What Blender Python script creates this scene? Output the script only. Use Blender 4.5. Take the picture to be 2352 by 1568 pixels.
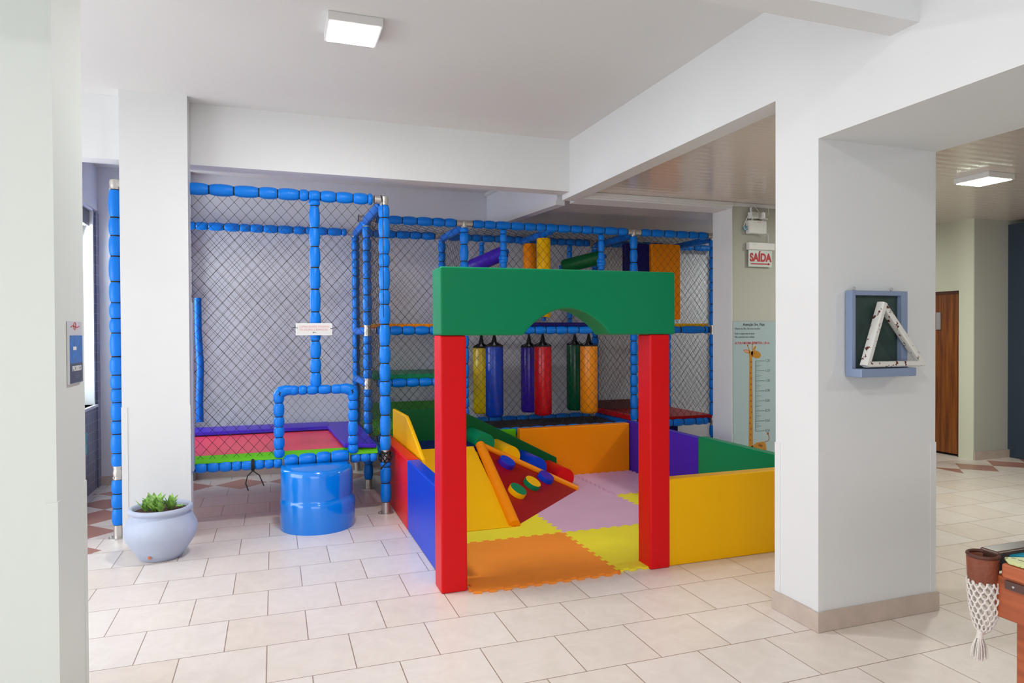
import bpy, math, random
from mathutils import Vector, Matrix
random.seed(7)
for _o in list(bpy.data.objects): bpy.data.objects.remove(_o)
SC = bpy.context.scene
COL = SC.collection
PI = math.pi

# ------------------------------------------------------------------ camera
yaw, pitch, roll, FPX = 0.337711886, -0.0111776903, -0.00468184301, 1558.885
cam = bpy.data.cameras.new('camera'); cam.sensor_width = 36.0; cam.lens = FPX / 2352 * 36
cam.clip_start = 0.02; cam.clip_end = 200
co = bpy.data.objects.new('camera', cam); COL.objects.link(co); SC.camera = co
_f = Vector((math.sin(yaw)*math.cos(pitch), math.cos(yaw)*math.cos(pitch), math.sin(pitch)))
_r0 = Vector((math.cos(yaw), -math.sin(yaw), 0)); _u0 = _r0.cross(_f)
_r = _r0*math.cos(roll) + _u0*math.sin(roll); _u = -_r0*math.sin(roll) + _u0*math.cos(roll)
co.matrix_world = Matrix(((_r.x, _u.x, -_f.x, 0), (_r.y, _u.y, -_f.y, 0), (_r.z, _u.z, -_f.z, 1.57), (0, 0, 0, 1)))

# ------------------------------------------------------------------ world and daylight
w = bpy.data.worlds.new('world'); SC.world = w; w.use_nodes = True
bg = w.node_tree.nodes['Background']; bg.inputs[0].default_value = (0.86, 0.93, 1.0, 1); bg.inputs[1].default_value = 0.4

def area(name, loc, target, sx, sy, power, col=(1, 1, 1)):
    l = bpy.data.lights.new(name, 'AREA'); l.shape = 'RECTANGLE'; l.size = sx; l.size_y = sy
    l.energy = power; l.color = col
    o = bpy.data.objects.new(name, l); COL.objects.link(o); o.location = loc
    o.rotation_euler = (Vector(target) - Vector(loc)).to_track_quat('-Z', 'Y').to_euler()
    return o
# daylight entering through the glazed openings of the left side and of the side behind the camera
area('daylight_left', (-4.9, 3.6, 1.4), (0, 4.0, 1.1), 4.6, 2.4, 178, (0.93, 0.97, 1.0))
area('daylight_behind', (-1.6, -4.4, 1.5), (0.8, 3, 1.2), 5.0, 2.4, 118, (0.95, 0.975, 1.0))
area('daylight_window', (-2.05, 7.47, 1.9), (1.5, 7.1, 0.9), 0.9, 1.9, 105, (0.97, 0.98, 1.0))
# light thrown down by the square ceiling fixtures (one in view, two in the plank-ceiling room; the two near ones unseen, added as fill)
area('lamp_main', (0.463, 4.17, 3.36), (0.463, 4.17, 0), 0.28, 0.28, 38)
area('fill_main_near', (0.463, 0.6, 3.36), (0.463, 0.6, 0), 0.28, 0.28, 30)  # unseen lamp, added to brighten the floor from above
area('lamp_plank_room', (5.96, 4.31, 2.88), (5.96, 4.31, 0), 0.28, 0.28, 38, (0.96, 1.0, 0.92))
area('lamp_plank_room_far', (6.3, 7.1, 2.88), (6.3, 7.1, 0), 0.28, 0.28, 15, (1.0, 0.99, 0.95))
area('fill_plank_room_near', (5.4, 0.4, 2.88), (5.4, 0.4, 0), 0.28, 0.28, 20, (0.98, 1.0, 0.95))  # added fill out of view, lifts the near plank-ceiling room

vs = SC.view_settings
vs.view_transform = 'Standard'; vs.look = 'None'; vs.gamma = 1.0; vs.use_curve_mapping = False
vs.exposure = 0.0

# ------------------------------------------------------------------ materials
def lin(c):
    return tuple(((x/255)/12.92 if x/255 <= 0.04045 else ((x/255+0.055)/1.055)**2.4) for x in c)
def mat(name, rgb, rough=0.5, bump=0.0, bscale=40, metal=0.0, spec=0.5, var=0.0, vscale=3.0, coat=0.0, emit=None, estr=0.0, alpha=1.0, trans=0.0, bdetail=3):
    m = bpy.data.materials.new(name); m.use_nodes = True
    nt = m.node_tree; b = nt.nodes['Principled BSDF']
    c = lin(rgb) + (1,)
    b.inputs['Base Color'].default_value = c; b.inputs['Roughness'].default_value = rough
    b.inputs['Metallic'].default_value = metal; b.inputs['Specular IOR Level'].default_value = spec
    b.inputs['Coat Weight'].default_value = coat; b.inputs['Coat Roughness'].default_value = 0.12
    b.inputs['Transmission Weight'].default_value = trans
    if emit:
        b.inputs['Emission Color'].default_value = lin(emit) + (1,); b.inputs['Emission Strength'].default_value = estr
    if bump or var:
        tc = nt.nodes.new('ShaderNodeTexCoord')
    if bump:
        n = nt.nodes.new('ShaderNodeTexNoise'); n.inputs['Scale'].default_value = bscale; n.inputs['Detail'].default_value = bdetail
        bp = nt.nodes.new('ShaderNodeBump'); bp.inputs['Strength'].default_value = bump; bp.inputs['Distance'].default_value = 0.01
        nt.links.new(tc.outputs['Object'], n.inputs['Vector']); nt.links.new(n.outputs['Fac'], bp.inputs['Height'])
        nt.links.new(bp.outputs['Normal'], b.inputs['Normal'])
    if var:
        n = nt.nodes.new('ShaderNodeTexNoise'); n.inputs['Scale'].default_value = vscale; n.inputs['Detail'].default_value = 4
        r = nt.nodes.new('ShaderNodeValToRGB')
        r.color_ramp.elements[0].position = 0.3; r.color_ramp.elements[1].position = 0.7
        r.color_ramp.elements[0].color = tuple(x*(1-var) for x in c[:3]) + (1,)
        r.color_ramp.elements[1].color = tuple(min(1, x*(1+var)) for x in c[:3]) + (1,)
        nt.links.new(tc.outputs['Object'], n.inputs['Vector']); nt.links.new(n.outputs['Fac'], r.inputs['Fac'])
        nt.links.new(r.outputs['Color'], b.inputs['Base Color'])
    return m

WALL = mat('white_paint', (226, 227, 228), 0.55, bump=0.12, bscale=14, var=0.015, vscale=1.5)
WALLG = mat('pale_green_white_paint', (222, 228, 222), 0.5, bump=0.12, bscale=14)
CEIL = mat('ceiling_plaster', (226, 226, 226), 0.7, bump=0.1, bscale=8)
BACKW = mat('lilac_grey_paint', (222, 223, 231), 0.6, bump=0.1, bscale=12)
BACKR = mat('beige_grey_paint', (188, 188, 178), 0.6, bump=0.1, bscale=12)
BASEB = mat('beige_skirting_tile', (196, 180, 168), 0.35, var=0.08, vscale=9)
MOULD = mat('white_moulding', (220, 220, 222), 0.35)

def vinyl(name, rgb, rough=0.36): return mat(name, rgb, rough, bump=0.05, bscale=300, var=0.02, vscale=2.0, spec=0.5 if rough < 0.3 else 0.22)
V = dict(red=vinyl('red_vinyl', (222, 12, 22)), dred=vinyl('dark_red_vinyl', (160, 4, 12)), green=vinyl('green_vinyl', (0, 132, 84)),
         dgreen=vinyl('dark_green_vinyl', (0, 92, 46)), yellow=vinyl('yellow_vinyl', (253, 190, 0)), orange=vinyl('orange_vinyl', (255, 146, 2)),
         blue=vinyl('blue_vinyl', (0, 62, 205)), purple=vinyl('purple_vinyl', (66, 32, 180)), navy=vinyl('navy_vinyl', (18, 14, 98)),
         lime=vinyl('lime_vinyl', (96, 190, 30)), rubber=vinyl('coral_red_vinyl', (226, 60, 84)), bagblue=vinyl('bag_blue_vinyl', (8, 60, 180), 0.2),
         bagred=vinyl('bag_red_vinyl', (205, 12, 30), 0.2), bagpurple=vinyl('bag_purple_vinyl', (60, 30, 170), 0.2), baggreen=vinyl('bag_green_vinyl', (0, 92, 55), 0.2),
         bagyellow=vinyl('bag_yellow_vinyl', (240, 200, 10), 0.25), bagorange=vinyl('bag_orange_vinyl', (250, 150, 10), 0.25))
FOAM = mat('blue_foam_padding', (0, 124, 230), 0.3, bump=0.25, bscale=120, spec=0.3)
FOAMS = mat('smooth_blue_foam_padding', (0, 108, 214), 0.4, bump=0.1, bscale=120, spec=0.25)
BLACK = mat('black_strap', (22, 20, 24), 0.7)
NETM = mat('black_net_cord', (34, 32, 36), 0.8)
STEEL = mat('galvanised_steel', (200, 195, 190), 0.35, metal=0.75, bump=0.1, bscale=60)
PLAST = mat('blue_glossy_plastic', (0, 126, 228), 0.14, coat=0.4)
MATO = mat('orange_eva', (255, 148, 40), 0.75, bump=0.15, bscale=400, var=0.04)
MATY = mat('yellow_eva', (248, 232, 48), 0.75, bump=0.15, bscale=400, var=0.04)
MATP = mat('lilac_eva', (226, 180, 210), 0.75, bump=0.15, bscale=400, var=0.04)
WHITEP = mat('white_plastic', (232, 232, 232), 0.35)
LAMP = mat('lamp_diffuser', (255, 255, 255), 0.4, emit=(255, 255, 250), estr=9.0)
LAMPG = mat('cool_lamp_diffuser', (255, 255, 255), 0.4, emit=(240, 255, 232), estr=22.0)
CHROME = mat('chrome', (210, 210, 212), 0.12, metal=1.0)
REDINK = mat('red_print', (190, 24, 44), 0.5)
PINKINK = mat('faded_red_print', (226, 150, 156), 0.5)
GREYINK = mat('grey_print', (60, 62, 64), 0.6)
GLASS = mat('window_glass', (235, 245, 245), 0.03, trans=1.0)
CHARTM = mat('pale_blue_print', (172, 190, 196), 0.35)
GIR = mat('giraffe_ochre', (190, 132, 44), 0.45)
GIRD = mat('giraffe_brown', (150, 96, 40), 0.45)
GIRP = mat('giraffe_pink', (214, 150, 140), 0.45)

def tile_floor_mat():
    m = bpy.data.materials.new('beige_ceramic_floor_tiles'); m.use_nodes = True; nt = m.node_tree; L = nt.links
    b = nt.nodes['Principled BSDF']; N = nt.nodes.new
    geo = N('ShaderNodeNewGeometry')
    mp = N('ShaderNodeMapping'); mp.vector_type = 'POINT'
    s, h = 0.40176, 0.3935
    mp.inputs['Location'].default_value = (0.84757 + 100*s, -4.81572 + 101*h, 0)
    L.new(geo.outputs['Position'], mp.inputs['Vector'])
    br = N('ShaderNodeTexBrick'); br.offset = 0.5; br.offset_frequency = 2; br.squash = 1.0
    br.inputs['Scale'].default_value = 1.0; br.inputs['Brick Width'].default_value = s; br.inputs['Row Height'].default_value = h
    br.inputs['Mortar Size'].default_value = 0.0028; br.inputs['Mortar Smooth'].default_value = 0.3; br.inputs['Bias'].default_value = 0.0
    br.inputs['Color1'].default_value = lin((240, 232, 226)) + (1,); br.inputs['Color2'].default_value = lin((234, 222, 211)) + (1,)
    br.inputs['Mortar'].default_value = lin((160, 136, 120)) + (1,)
    L.new(mp.outputs['Vector'], br.inputs['Vector'])
    n = N('ShaderNodeTexNoise'); n.inputs['Scale'].default_value = 7; n.inputs['Detail'].default_value = 8; n.inputs['Roughness'].default_value = 0.65
    n.inputs['Distortion'].default_value = 1.2
    L.new(geo.outputs['Position'], n.inputs['Vector'])
    rp = N('ShaderNodeValToRGB'); rp.color_ramp.elements[0].position = 0.3; rp.color_ramp.elements[1].position = 0.75
    rp.color_ramp.elements[0].color = (0.90, 0.88, 0.86, 1); rp.color_ramp.elements[1].color = (1.04, 1.03, 1.03, 1)
    L.new(n.outputs['Fac'], rp.inputs['Fac'])
    mx = N('ShaderNodeMix'); mx.data_type = 'RGBA'; mx.blend_type = 'MULTIPLY'; mx.inputs[0].default_value = 0.8
    L.new(br.outputs['Color'], mx.inputs[6]); L.new(rp.outputs['Color'], mx.inputs[7])
    # decorative red diamonds set into the border beside the left and the back wall
    sp = N('ShaderNodeSeparateXYZ'); L.new(geo.outputs['Position'], sp.inputs[0])
    def M(op, a, b2=None, c=None):
        q = N('ShaderNodeMath'); q.operation = op
        for i, v in enumerate((a, b2, c)):
            if v is None: continue
            if isinstance(v, (int, float)): q.inputs[i].default_value = v
            else: L.new(v, q.inputs[i])
        return q.outputs[0]
    X, Y = sp.outputs[0], sp.outputs[1]
    def diamonds(along, off, across, mid, lo, hi, axis2):
        a = M('ABSOLUTE', M('SUBTRACT', M('MODULO', M('ADD', along, off + 0.265 + 53.0), 0.53), 0.265))
        c = M('ABSOLUTE', M('SUBTRACT', across, mid))
        ins = M('LESS_THAN', M('ADD', a, c), 0.262)
        rg = M('MULTIPLY', M('GREATER_THAN', axis2, lo), M('LESS_THAN', axis2, hi))
        return M('MULTIPLY', ins, rg)
    d1 = diamonds(Y, -6.2, X, -1.46, 4.9, 7.42, Y)
    d2 = diamonds(X, 0.33, Y, 7.70, -1.7, 7.0, X)
    d3 = diamonds(X, -8.2, Y, 5.62, 7.2, 11.0, X)
    dd = M('MINIMUM', M('ADD', M('ADD', d1, d2), d3), 1.0)
    mx2 = N('ShaderNodeMix'); mx2.data_type = 'RGBA'; L.new(dd, mx2.inputs[0])
    mr = N('ShaderNodeMix'); mr.data_type = 'RGBA'; mr.blend_type = 'MULTIPLY'; mr.inputs[0].default_value = 0.7
    mr.inputs[6].default_value = lin((184, 132, 118)) + (1,); L.new(rp.outputs['Color'], mr.inputs[7])
    L.new(mx.outputs[2], mx2.inputs[6]); L.new(mr.outputs[2], mx2.inputs[7])
    L.new(mx2.outputs[2], b.inputs['Base Color'])
    rr = N('ShaderNodeMapRange'); rr.inputs[3].default_value = 0.26; rr.inputs[4].default_value = 0.42
    L.new(n.outputs['Fac'], rr.inputs[0]); L.new(rr.outputs[0], b.inputs['Roughness'])
    bp = N('ShaderNodeBump'); bp.inputs['Strength'].default_value = 0.5; bp.inputs['Distance'].default_value = 0.003
    inv = M('SUBTRACT', 1.0, br.outputs['Fac']); ad = M('ADD', inv, M('MULTIPLY', n.outputs['Fac'], 0.25))
    L.new(ad, bp.inputs['Height']); L.new(bp.outputs['Normal'], b.inputs['Normal'])
    return m
FLOOR = tile_floor_mat()

def pvc_mat():
    m = bpy.data.materials.new('ribbed_pvc_ceiling_planks'); m.use_nodes = True; nt = m.node_tree; L = nt.links; N = nt.nodes.new
    b = nt.nodes['Principled BSDF']; b.inputs['Roughness'].default_value = 0.16
    geo = N('ShaderNodeNewGeometry'); sp = N('ShaderNodeSeparateXYZ'); L.new(geo.outputs['Position'], sp.inputs[0])
    def M(op, a, b2=None):
        q = N('ShaderNodeMath'); q.operation = op
        for i, v in enumerate((a, b2)):
            if v is None: continue
            if isinstance(v, (int, float)): q.inputs[i].default_value = v
            else: L.new(v, q.inputs[i])
        return q.outputs[0]
    f = M('MODULO', M('ADD', sp.outputs[1], 50.0), 0.10)
    g = M('LESS_THAN', f, 0.004)
    mx = N('ShaderNodeMix'); mx.data_type = 'RGBA'; L.new(g, mx.inputs[0])
    mx.inputs[6].default_value = lin((222, 212, 204)) + (1,); mx.inputs[7].default_value = lin((196, 184, 174)) + (1,)
    L.new(mx.outputs[2], b.inputs['Base Color'])
    bp = N('ShaderNodeBump'); bp.inputs['Strength'].default_value = 0.22; bp.inputs['Distance'].default_value = 0.003
    L.new(M('SINE', M('MULTIPLY', sp.outputs[1], 62.83)), bp.inputs['Height']); L.new(bp.outputs['Normal'], b.inputs['Normal'])
    return m
PVC = pvc_mat()

def small_tile_mat():
    m = bpy.data.materials.new('slate_grey_wall_tiles'); m.use_nodes = True; nt = m.node_tree; L = nt.links; N = nt.nodes.new
    b = nt.nodes['Principled BSDF']; b.inputs['Roughness'].default_value = 0.3
    geo = N('ShaderNodeNewGeometry'); sp = N('ShaderNodeSeparateXYZ'); L.new(geo.outputs['Position'], sp.inputs[0])
    cb = N('ShaderNodeCombineXYZ'); L.new(sp.outputs[1], cb.inputs[0]); L.new(sp.outputs[2], cb.inputs[1])
    br = N('ShaderNodeTexBrick'); br.offset = 0.0; br.inputs['Scale'].default_value = 1.0
    br.inputs['Brick Width'].default_value = 0.1; br.inputs['Row Height'].default_value = 0.1; br.inputs['Mortar Size'].default_value = 0.0018
    br.inputs['Color1'].default_value = lin((112, 116, 138)) + (1,); br.inputs['Color2'].default_value = lin((98, 102, 122)) + (1,)
    br.inputs['Mortar'].default_value = lin((190, 190, 196)) + (1,)
    L.new(cb.outputs[0], br.inputs['Vector']); L.new(br.outputs['Color'], b.inputs['Base Color'])
    return m
STILE = small_tile_mat()

def wood_mat(name, c1, c2, rough=0.3, vert=True):
    m = bpy.data.materials.new(name); m.use_nodes = True; nt = m.node_tree; L = nt.links; N = nt.nodes.new
    b = nt.nodes['Principled BSDF']; b.inputs['Roughness'].default_value = rough
    tc = N('ShaderNodeTexCoord'); mp = N('ShaderNodeMapping')
    mp.inputs['Scale'].default_value = (22, 22, 1.2) if vert else (22, 1.2, 22)
    n = N('ShaderNodeTexNoise'); n.inputs['Scale'].default_value = 1.5; n.inputs['Detail'].default_value = 6
    r = N('ShaderNodeValToRGB'); r.color_ramp.elements[0].color = lin(c1) + (1,); r.color_ramp.elements[1].color = lin(c2) + (1,)
    r.color_ramp.elements[0].position = 0.35; r.color_ramp.elements[1].position = 0.68
    L.new(tc.outputs['Object'], mp.inputs[0]); L.new(mp.outputs[0], n.inputs['Vector']); L.new(n.outputs['Fac'], r.inputs[0]); L.new(r.outputs[0], b.inputs['Base Color'])
    return m
WOOD = wood_mat('varnished_brown_wood', (112, 56, 12), (160, 92, 30))
RAILW = wood_mat('reddish_wood', (150, 72, 40), (186, 98, 58), 0.35, False)
def chipped(name, top, under, sc, pos):
    m = mat(name, top, 0.5); nt = m.node_tree; L = nt.links; N = nt.nodes.new; b = nt.nodes['Principled BSDF']
    tc = N('ShaderNodeTexCoord'); n = N('ShaderNodeTexNoise'); n.inputs['Scale'].default_value = sc; n.inputs['Detail'].default_value = 5
    r = N('ShaderNodeValToRGB'); r.color_ramp.interpolation = 'CONSTANT'
    r.color_ramp.elements[0].color = lin(top) + (1,); r.color_ramp.elements[1].color = lin(under) + (1,); r.color_ramp.elements[1].position = pos
    L.new(tc.outputs['Object'], n.inputs['Vector']); L.new(n.outputs['Fac'], r.inputs[0]); L.new(r.outputs[0], b.inputs['Base Color'])
    return m
CHIP = chipped('chipped_white_paint', (226, 224, 218), (96, 44, 34), 34, 0.6)
CUSH = chipped('worn_pale_green_rail', (206, 212, 150), (120, 122, 80), 40, 0.6)

# ------------------------------------------------------------------ mesh builder
class MB:
    def __init__(s): s.v = []; s.f = []; s.m = []
    def add(s, vs, fs, mi=0):
        o = len(s.v); s.v += [tuple(p) for p in vs]; s.f += [tuple(i+o for i in f) for f in fs]; s.m += [mi]*len(fs); return s
    def box(s, x0, x1, y0, y1, z0, z1, mi=0):
        return s.add([(x0,y0,z0),(x1,y0,z0),(x1,y1,z0),(x0,y1,z0),(x0,y0,z1),(x1,y0,z1),(x1,y1,z1),(x0,y1,z1)],
                     [(0,3,2,1),(4,5,6,7),(0,1,5,4),(1,2,6,5),(2,3,7,6),(3,0,4,7)], mi)
    def prism(s, poly, d, mi=0):
        """poly: 3d points in order, d: extrusion vector"""
        n = len(poly); P = [Vector(p) for p in poly]; d = Vector(d)
        nr = Vector((0,0,0))
        for i in range(n): nr += P[i].cross(P[(i+1) % n])
        if nr.dot(d) > 0: P = P[::-1]
        Q = [p+d for p in P]
        s.add(P+Q, [tuple(range(n)), tuple(range(2*n-1, n-1, -1))] + [(i, i+n, (i+1) % n+n, (i+1) % n) for i in range(n)], mi)
        return s
    def lathe(s, p0, axis, prof, seg=20, capa=True, capb=True, mis=None, sweep=None):
        """prof: list of (t along axis, radius)"""
        p0 = Vector(p0); ax = Vector(axis).normalized()
        a = ax.orthogonal().normalized(); b = ax.cross(a)
        vs = []; fs = []; ms = []
        for t, r in prof:
            for k in range(seg):
                an = 2*PI*k/seg; vs.append(p0 + ax*t + (a*math.cos(an)+b*math.sin(an))*r)
        o = len(s.v)
        for i in range(len(prof)-1):
            for k in range(seg):
                k2 = (k+1) % seg; fs.append((i*seg+k, i*seg+k2, (i+1)*seg+k2, (i+1)*seg+k)); ms.append(mis[i] if mis else 0)
        if capa: fs.append(tuple(range(seg))[::-1]); ms.append(mis[0] if mis else 0)
        if capb: fs.append(tuple((len(prof)-1)*seg+k for k in range(seg))); ms.append(mis[-1] if mis else 0)
        s.v += [tuple(p) for p in vs]; s.f += [tuple(i+o for i in f) for f in fs]; s.m += ms
        return s
    def cyl(s, p0, p1, r, seg=16, mi=0, r2=None, caps=True):
        p0 = Vector(p0); p1 = Vector(p1); d = p1-p0
        return s.lathe(p0, d, [(0, r), (d.length, r if r2 is None else r2)], seg, caps, caps, [mi])
    def path(s, pts, r, seg=8, mi=0):
        P = [Vector(p) for p in pts]; n = len(P); vs = []; fs = []
        t = (P[1]-P[0]).normalized(); a = t.orthogonal().normalized()
        for i in range(n):
            t = (P[min(i+1, n-1)]-P[max(i-1, 0)]).normalized(); a = (a - t*a.dot(t)).normalized(); b = t.cross(a)
            rr = r[i] if isinstance(r, (list, tuple)) else r
            for k in range(seg): an = 2*PI*k/seg; vs.append(P[i]+(a*math.cos(an)+b*math.sin(an))*rr)
        for i in range(n-1):
            for k in range(seg): k2 = (k+1) % seg; fs.append((i*seg+k, i*seg+k2, (i+1)*seg+k2, (i+1)*seg+k))
        fs.append(tuple(range(seg))[::-1]); fs.append(tuple((n-1)*seg+k for k in range(seg)))
        return s.add(vs, fs, mi)
    def torus(s, c, ax, R, r, seg=24, sg=8, mi=0, a0=0, a1=2*PI, sq=1.0):
        c = Vector(c); ax = Vector(ax).normalized(); a = ax.orthogonal().normalized(); b = ax.cross(a)
        full = abs(a1-a0-2*PI) < 1e-6; n = seg if full else seg+1; vs = []; fs = []
        for i in range(n):
            an = a0+(a1-a0)*i/seg; d = a*math.cos(an)+b*math.sin(an)
            for k in range(sg): bn = 2*PI*k/sg; vs.append(c+d*(R+r*math.cos(bn))+ax*r*sq*math.sin(bn))
        for i in range(seg):
            i2 = (i+1) % n
            for k in range(sg): k2 = (k+1) % sg; fs.append((i*sg+k, i2*sg+k, i2*sg+k2, i*sg+k2))
        return s.add(vs, fs, mi)
    def build(s, name, mats, parent=None, smooth=False, bevel=0, bseg=3, angle=38):
        me = bpy.data.meshes.new(name); me.from_pydata(s.v, [], s.f)
        if not isinstance(mats, (list, tuple)): mats = [mats]
        for m in mats: me.materials.append(m)
        for p, mi in zip(me.polygons, s.m): p.material_index = mi
        if smooth or bevel:
            for p in me.polygons: p.use_smooth = True
            me.set_sharp_from_angle(angle=math.radians(angle))
        me.update()
        o = bpy.data.objects.new(name, me); COL.objects.link(o)
        if parent: o.parent = parent; o.matrix_parent_inverse = parent.matrix_world.inverted() if False else Matrix.Translation(-parent.location) if not any(parent.rotation_euler) else (Matrix.LocRotScale(parent.location, parent.rotation_euler, None)).inverted()
        if bevel:
            b = o.modifiers.new('bevel', 'BEVEL'); b.width = bevel; b.segments = bseg; b.limit_method = 'ANGLE'; b.angle_limit = math.radians(40); b.harden_normals = True
        return o
def tag(o, label, cat, group=None):
    o['label'] = label; o['category'] = cat
    if group: o['group'] = group
    return o
def thing(name, label, cat, loc=(0, 0, 0), group=None):
    o = bpy.data.objects.new(name, None); COL.objects.link(o); o.location = loc; o.empty_display_size = 0.1
    return tag(o, label, cat, group)
def struct(o): o['kind'] = 'structure'; return o
def relocate(obs, origin):
    """give a one-mesh thing an origin at its base without moving it"""
    o = Vector(origin); obs.data.transform(Matrix.Translation(-o)); obs.location = o; return obs
def text(body, size, loc, right, up, m, parent, name='lettering', align='CENTER', depth=0.0012, bold=0.0, sx=1.0):
    cu = bpy.data.curves.new(name, 'FONT'); cu.body = body; cu.size = size; cu.align_x = align; cu.extrude = depth/2; cu.offset = bold
    t = bpy.data.objects.new(name, cu); COL.objects.link(t)
    bpy.context.view_layer.update()
    me = bpy.data.meshes.new_from_object(t.evaluated_get(bpy.context.evaluated_depsgraph_get()))
    bpy.data.objects.remove(t)
    R = Vector(right).normalized(); U = Vector(up).normalized(); Nn = R.cross(U)
    me.transform(Matrix(((R.x*sx, U.x, Nn.x, loc[0]), (R.y*sx, U.y, Nn.y, loc[1]), (R.z*sx, U.z, Nn.z, loc[2]), (0, 0, 0, 1))))
    me.materials.clear(); me.materials.append(m)
    o = bpy.data.objects.new(name, me); COL.objects.link(o)
    if parent: o.parent = parent; o.matrix_parent_inverse = Matrix.LocRotScale(parent.location, parent.rotation_euler, None).inverted()
    return o

# ------------------------------------------------------------------ the room
ZC, ZP = 3.42, 2.95           # plaster ceiling, plank ceiling
YB = 8.14                     # back wall
struct(MB().box(-5.2, 11, -4.8, 9.2, -0.1, 0).build('floor', FLOOR))
struct(MB().box(-5.2, 2.70, -4.8, 6.05, ZC, ZC+0.12).build('ceiling', CEIL))
struct(MB().box(-5.2, 2.75, 6.05, 9.2, 3.33, ZC+0.12).build('ceiling_back_bay', CEIL))
struct(MB().box(2.80, 11, -4.8, 9.2, ZP, ZP+0.1).build('ceiling_plank', PVC))
struct(MB().box(-5.2, 11, YB, YB+0.2, 0, ZC).build('wall_back', BACKW))
struct(MB().box(-1.74, -0.05, YB-0.012, YB, 0, 0.095).box(-0.05, 2.0, YB-0.012, YB, 0, 0.095).build('baseboard_back', BASEB))
struct(MB().box(-1.1, -0.83, YB-0.10, YB, 0, 3.33).build('wall_back_pilaster', BACKW))
struct(MB().box(-1.1, -0.82, YB-0.115, YB-0.10, 0, 0.095).box(-0.83, -0.815, YB-0.115, YB-0.012, 0, 0.095).build('baseboard_pilaster', BASEB))
# left wall with the window, partly clad in grey tile
lw = MB()
xw0, xw1 = -1.93, -1.73
lw.box(xw0, xw1, 6.55, 7.0, 0.98, 3.33).box(xw0, xw1, 7.0, 7.94, 2.84, 3.33).box(xw0, xw1, 7.94, YB, 2.9, 3.33)
struct(lw.build('wall_left', BACKW))
struct(MB().box(xw0, xw1, 6.55, 7.94, 0, 0.87).box(xw0, xw1, 6.55, 7.0, 0.87, 0.98).box(xw0, xw1, 7.94, YB, 0, 2.9).box(xw1, xw1+0.012, 8.02, YB, 0, 2.84).build('wall_left_tiled', STILE))
TEAL = mat('teal_tile', (70, 172, 184), 0.25)
TEALF = mat('teal_window_frame', (60, 160, 150), 0.35)
DARKF = mat('dark_window_frame', (70, 72, 82), 0.4)
wt = struct(MB().box(xw1, xw1+0.006, 7.15, 7.62, 0.42, 0.52).box(xw1, xw1+0.006, 7.15, 7.62, 0.53, 0.63).build('trim_1', TEAL))
struct(MB().box(xw0-0.02, xw1+0.03, 6.98, 7.96, 0.845, 0.87).build('window_1_sill', MOULD))
struct(MB().box(xw0-0.01, xw0+0.03, 7.0, 7.94, 0.87, 2.84).build('window_1', GLASS))
struct(MB().box(xw0+0.02, xw1+0.004, 7.925, 7.945, 0.87, 2.84).box(xw0+0.02, xw1+0.004, 6.995, 7.012, 0.87, 2.84).build('window_1_jamb', MOULD))
struct(MB().box(xw0, xw0+0.05, 7.90, 7.94, 0.87, 2.84).box(xw0, xw0+0.05, 7.0, 7.04, 0.87, 2.84).box(xw0, xw0+0.05, 7.0, 7.94, 0.87, 0.91).box(xw0, xw0+0.05, 7.45, 7.49, 0.87, 2.84).build('window_1_frame', TEALF))
struct(MB().box(xw0+0.05, xw1-0.02, 7.02, 7.90, 2.68, 2.83).build('window_1_blind_box', DARKF))
struct(MB().box(xw1, xw1+0.02, 6.9, 8.05, 2.86, 2.90).build('trim_2', MOULD))

def wains(name, x0, x1, y0, y1, z1, m, zt=0.95, e=0.007, bb=False):
    struct(MB().box(x0, x1, y0, y1, 0, z1).build('wall_' + name, m))
    g = MB(); t = 0.0035; l = 0.038
    for cx_, sx_ in ((x0, 1), (x1, -1)):
        for cy_, sy_ in ((y0, 1), (y1, -1)):
            L = [(-t, -t), (l, -t), (l, 0), (0, 0), (0, l), (-t, l)]
            g.prism([(cx_+sx_*p, cy_+sy_*q, 0) for p, q in L], (0, 0, zt))
    struct(g.build('trim_' + name, m))
    if bb:
        struct(MB().box(x0-e-0.012, x1+e+0.012, y0-e-0.012, y1+e+0.012, 0, 0.105).build('baseboard_' + name, BASEB, bevel=0.003, bseg=1))
wains('column_left', -1.085, -0.618, 5.80, 5.96, ZC, WALL, 1.03)
wains('pillar_left', -1.66, -0.805, 3.09, 3.52, ZC, WALLG, 0.92)
wains('pillar_right', 2.685, 3.515, 2.815, 3.135, ZC, WALL, 0.95, 0.005, True)
# beams
struct(MB().box(-5.2, 2.70, 5.97, 6.15, 2.932, ZC+0.02).build('ceiling_beam_front', WALL))
struct(MB().box(2.69, 2.84, 3.135, 6.15, 2.88, ZC+0.02).build('ceiling_beam_side', WALL))
struct(MB().box(2.685, 3.515, -4.8, 2.815, 2.58, ZC+0.02).build('ceiling_beam_near', WALL))
struct(MB().box(-5.2, 2.69, 2.23, 2.38, 2.93, ZC+0.02).build('ceiling_beam_cross', WALL))
struct(MB().box(2.84, 4.59, 6.02, 6.30, 2.885, ZP+0.02).build('ceiling_beam_plank_room', WALL))
struct(MB().box(2.84, 4.59, 5.985, 6.02, 2.90, ZP).build('trim_3', MOULD, bevel=0.01))
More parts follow.
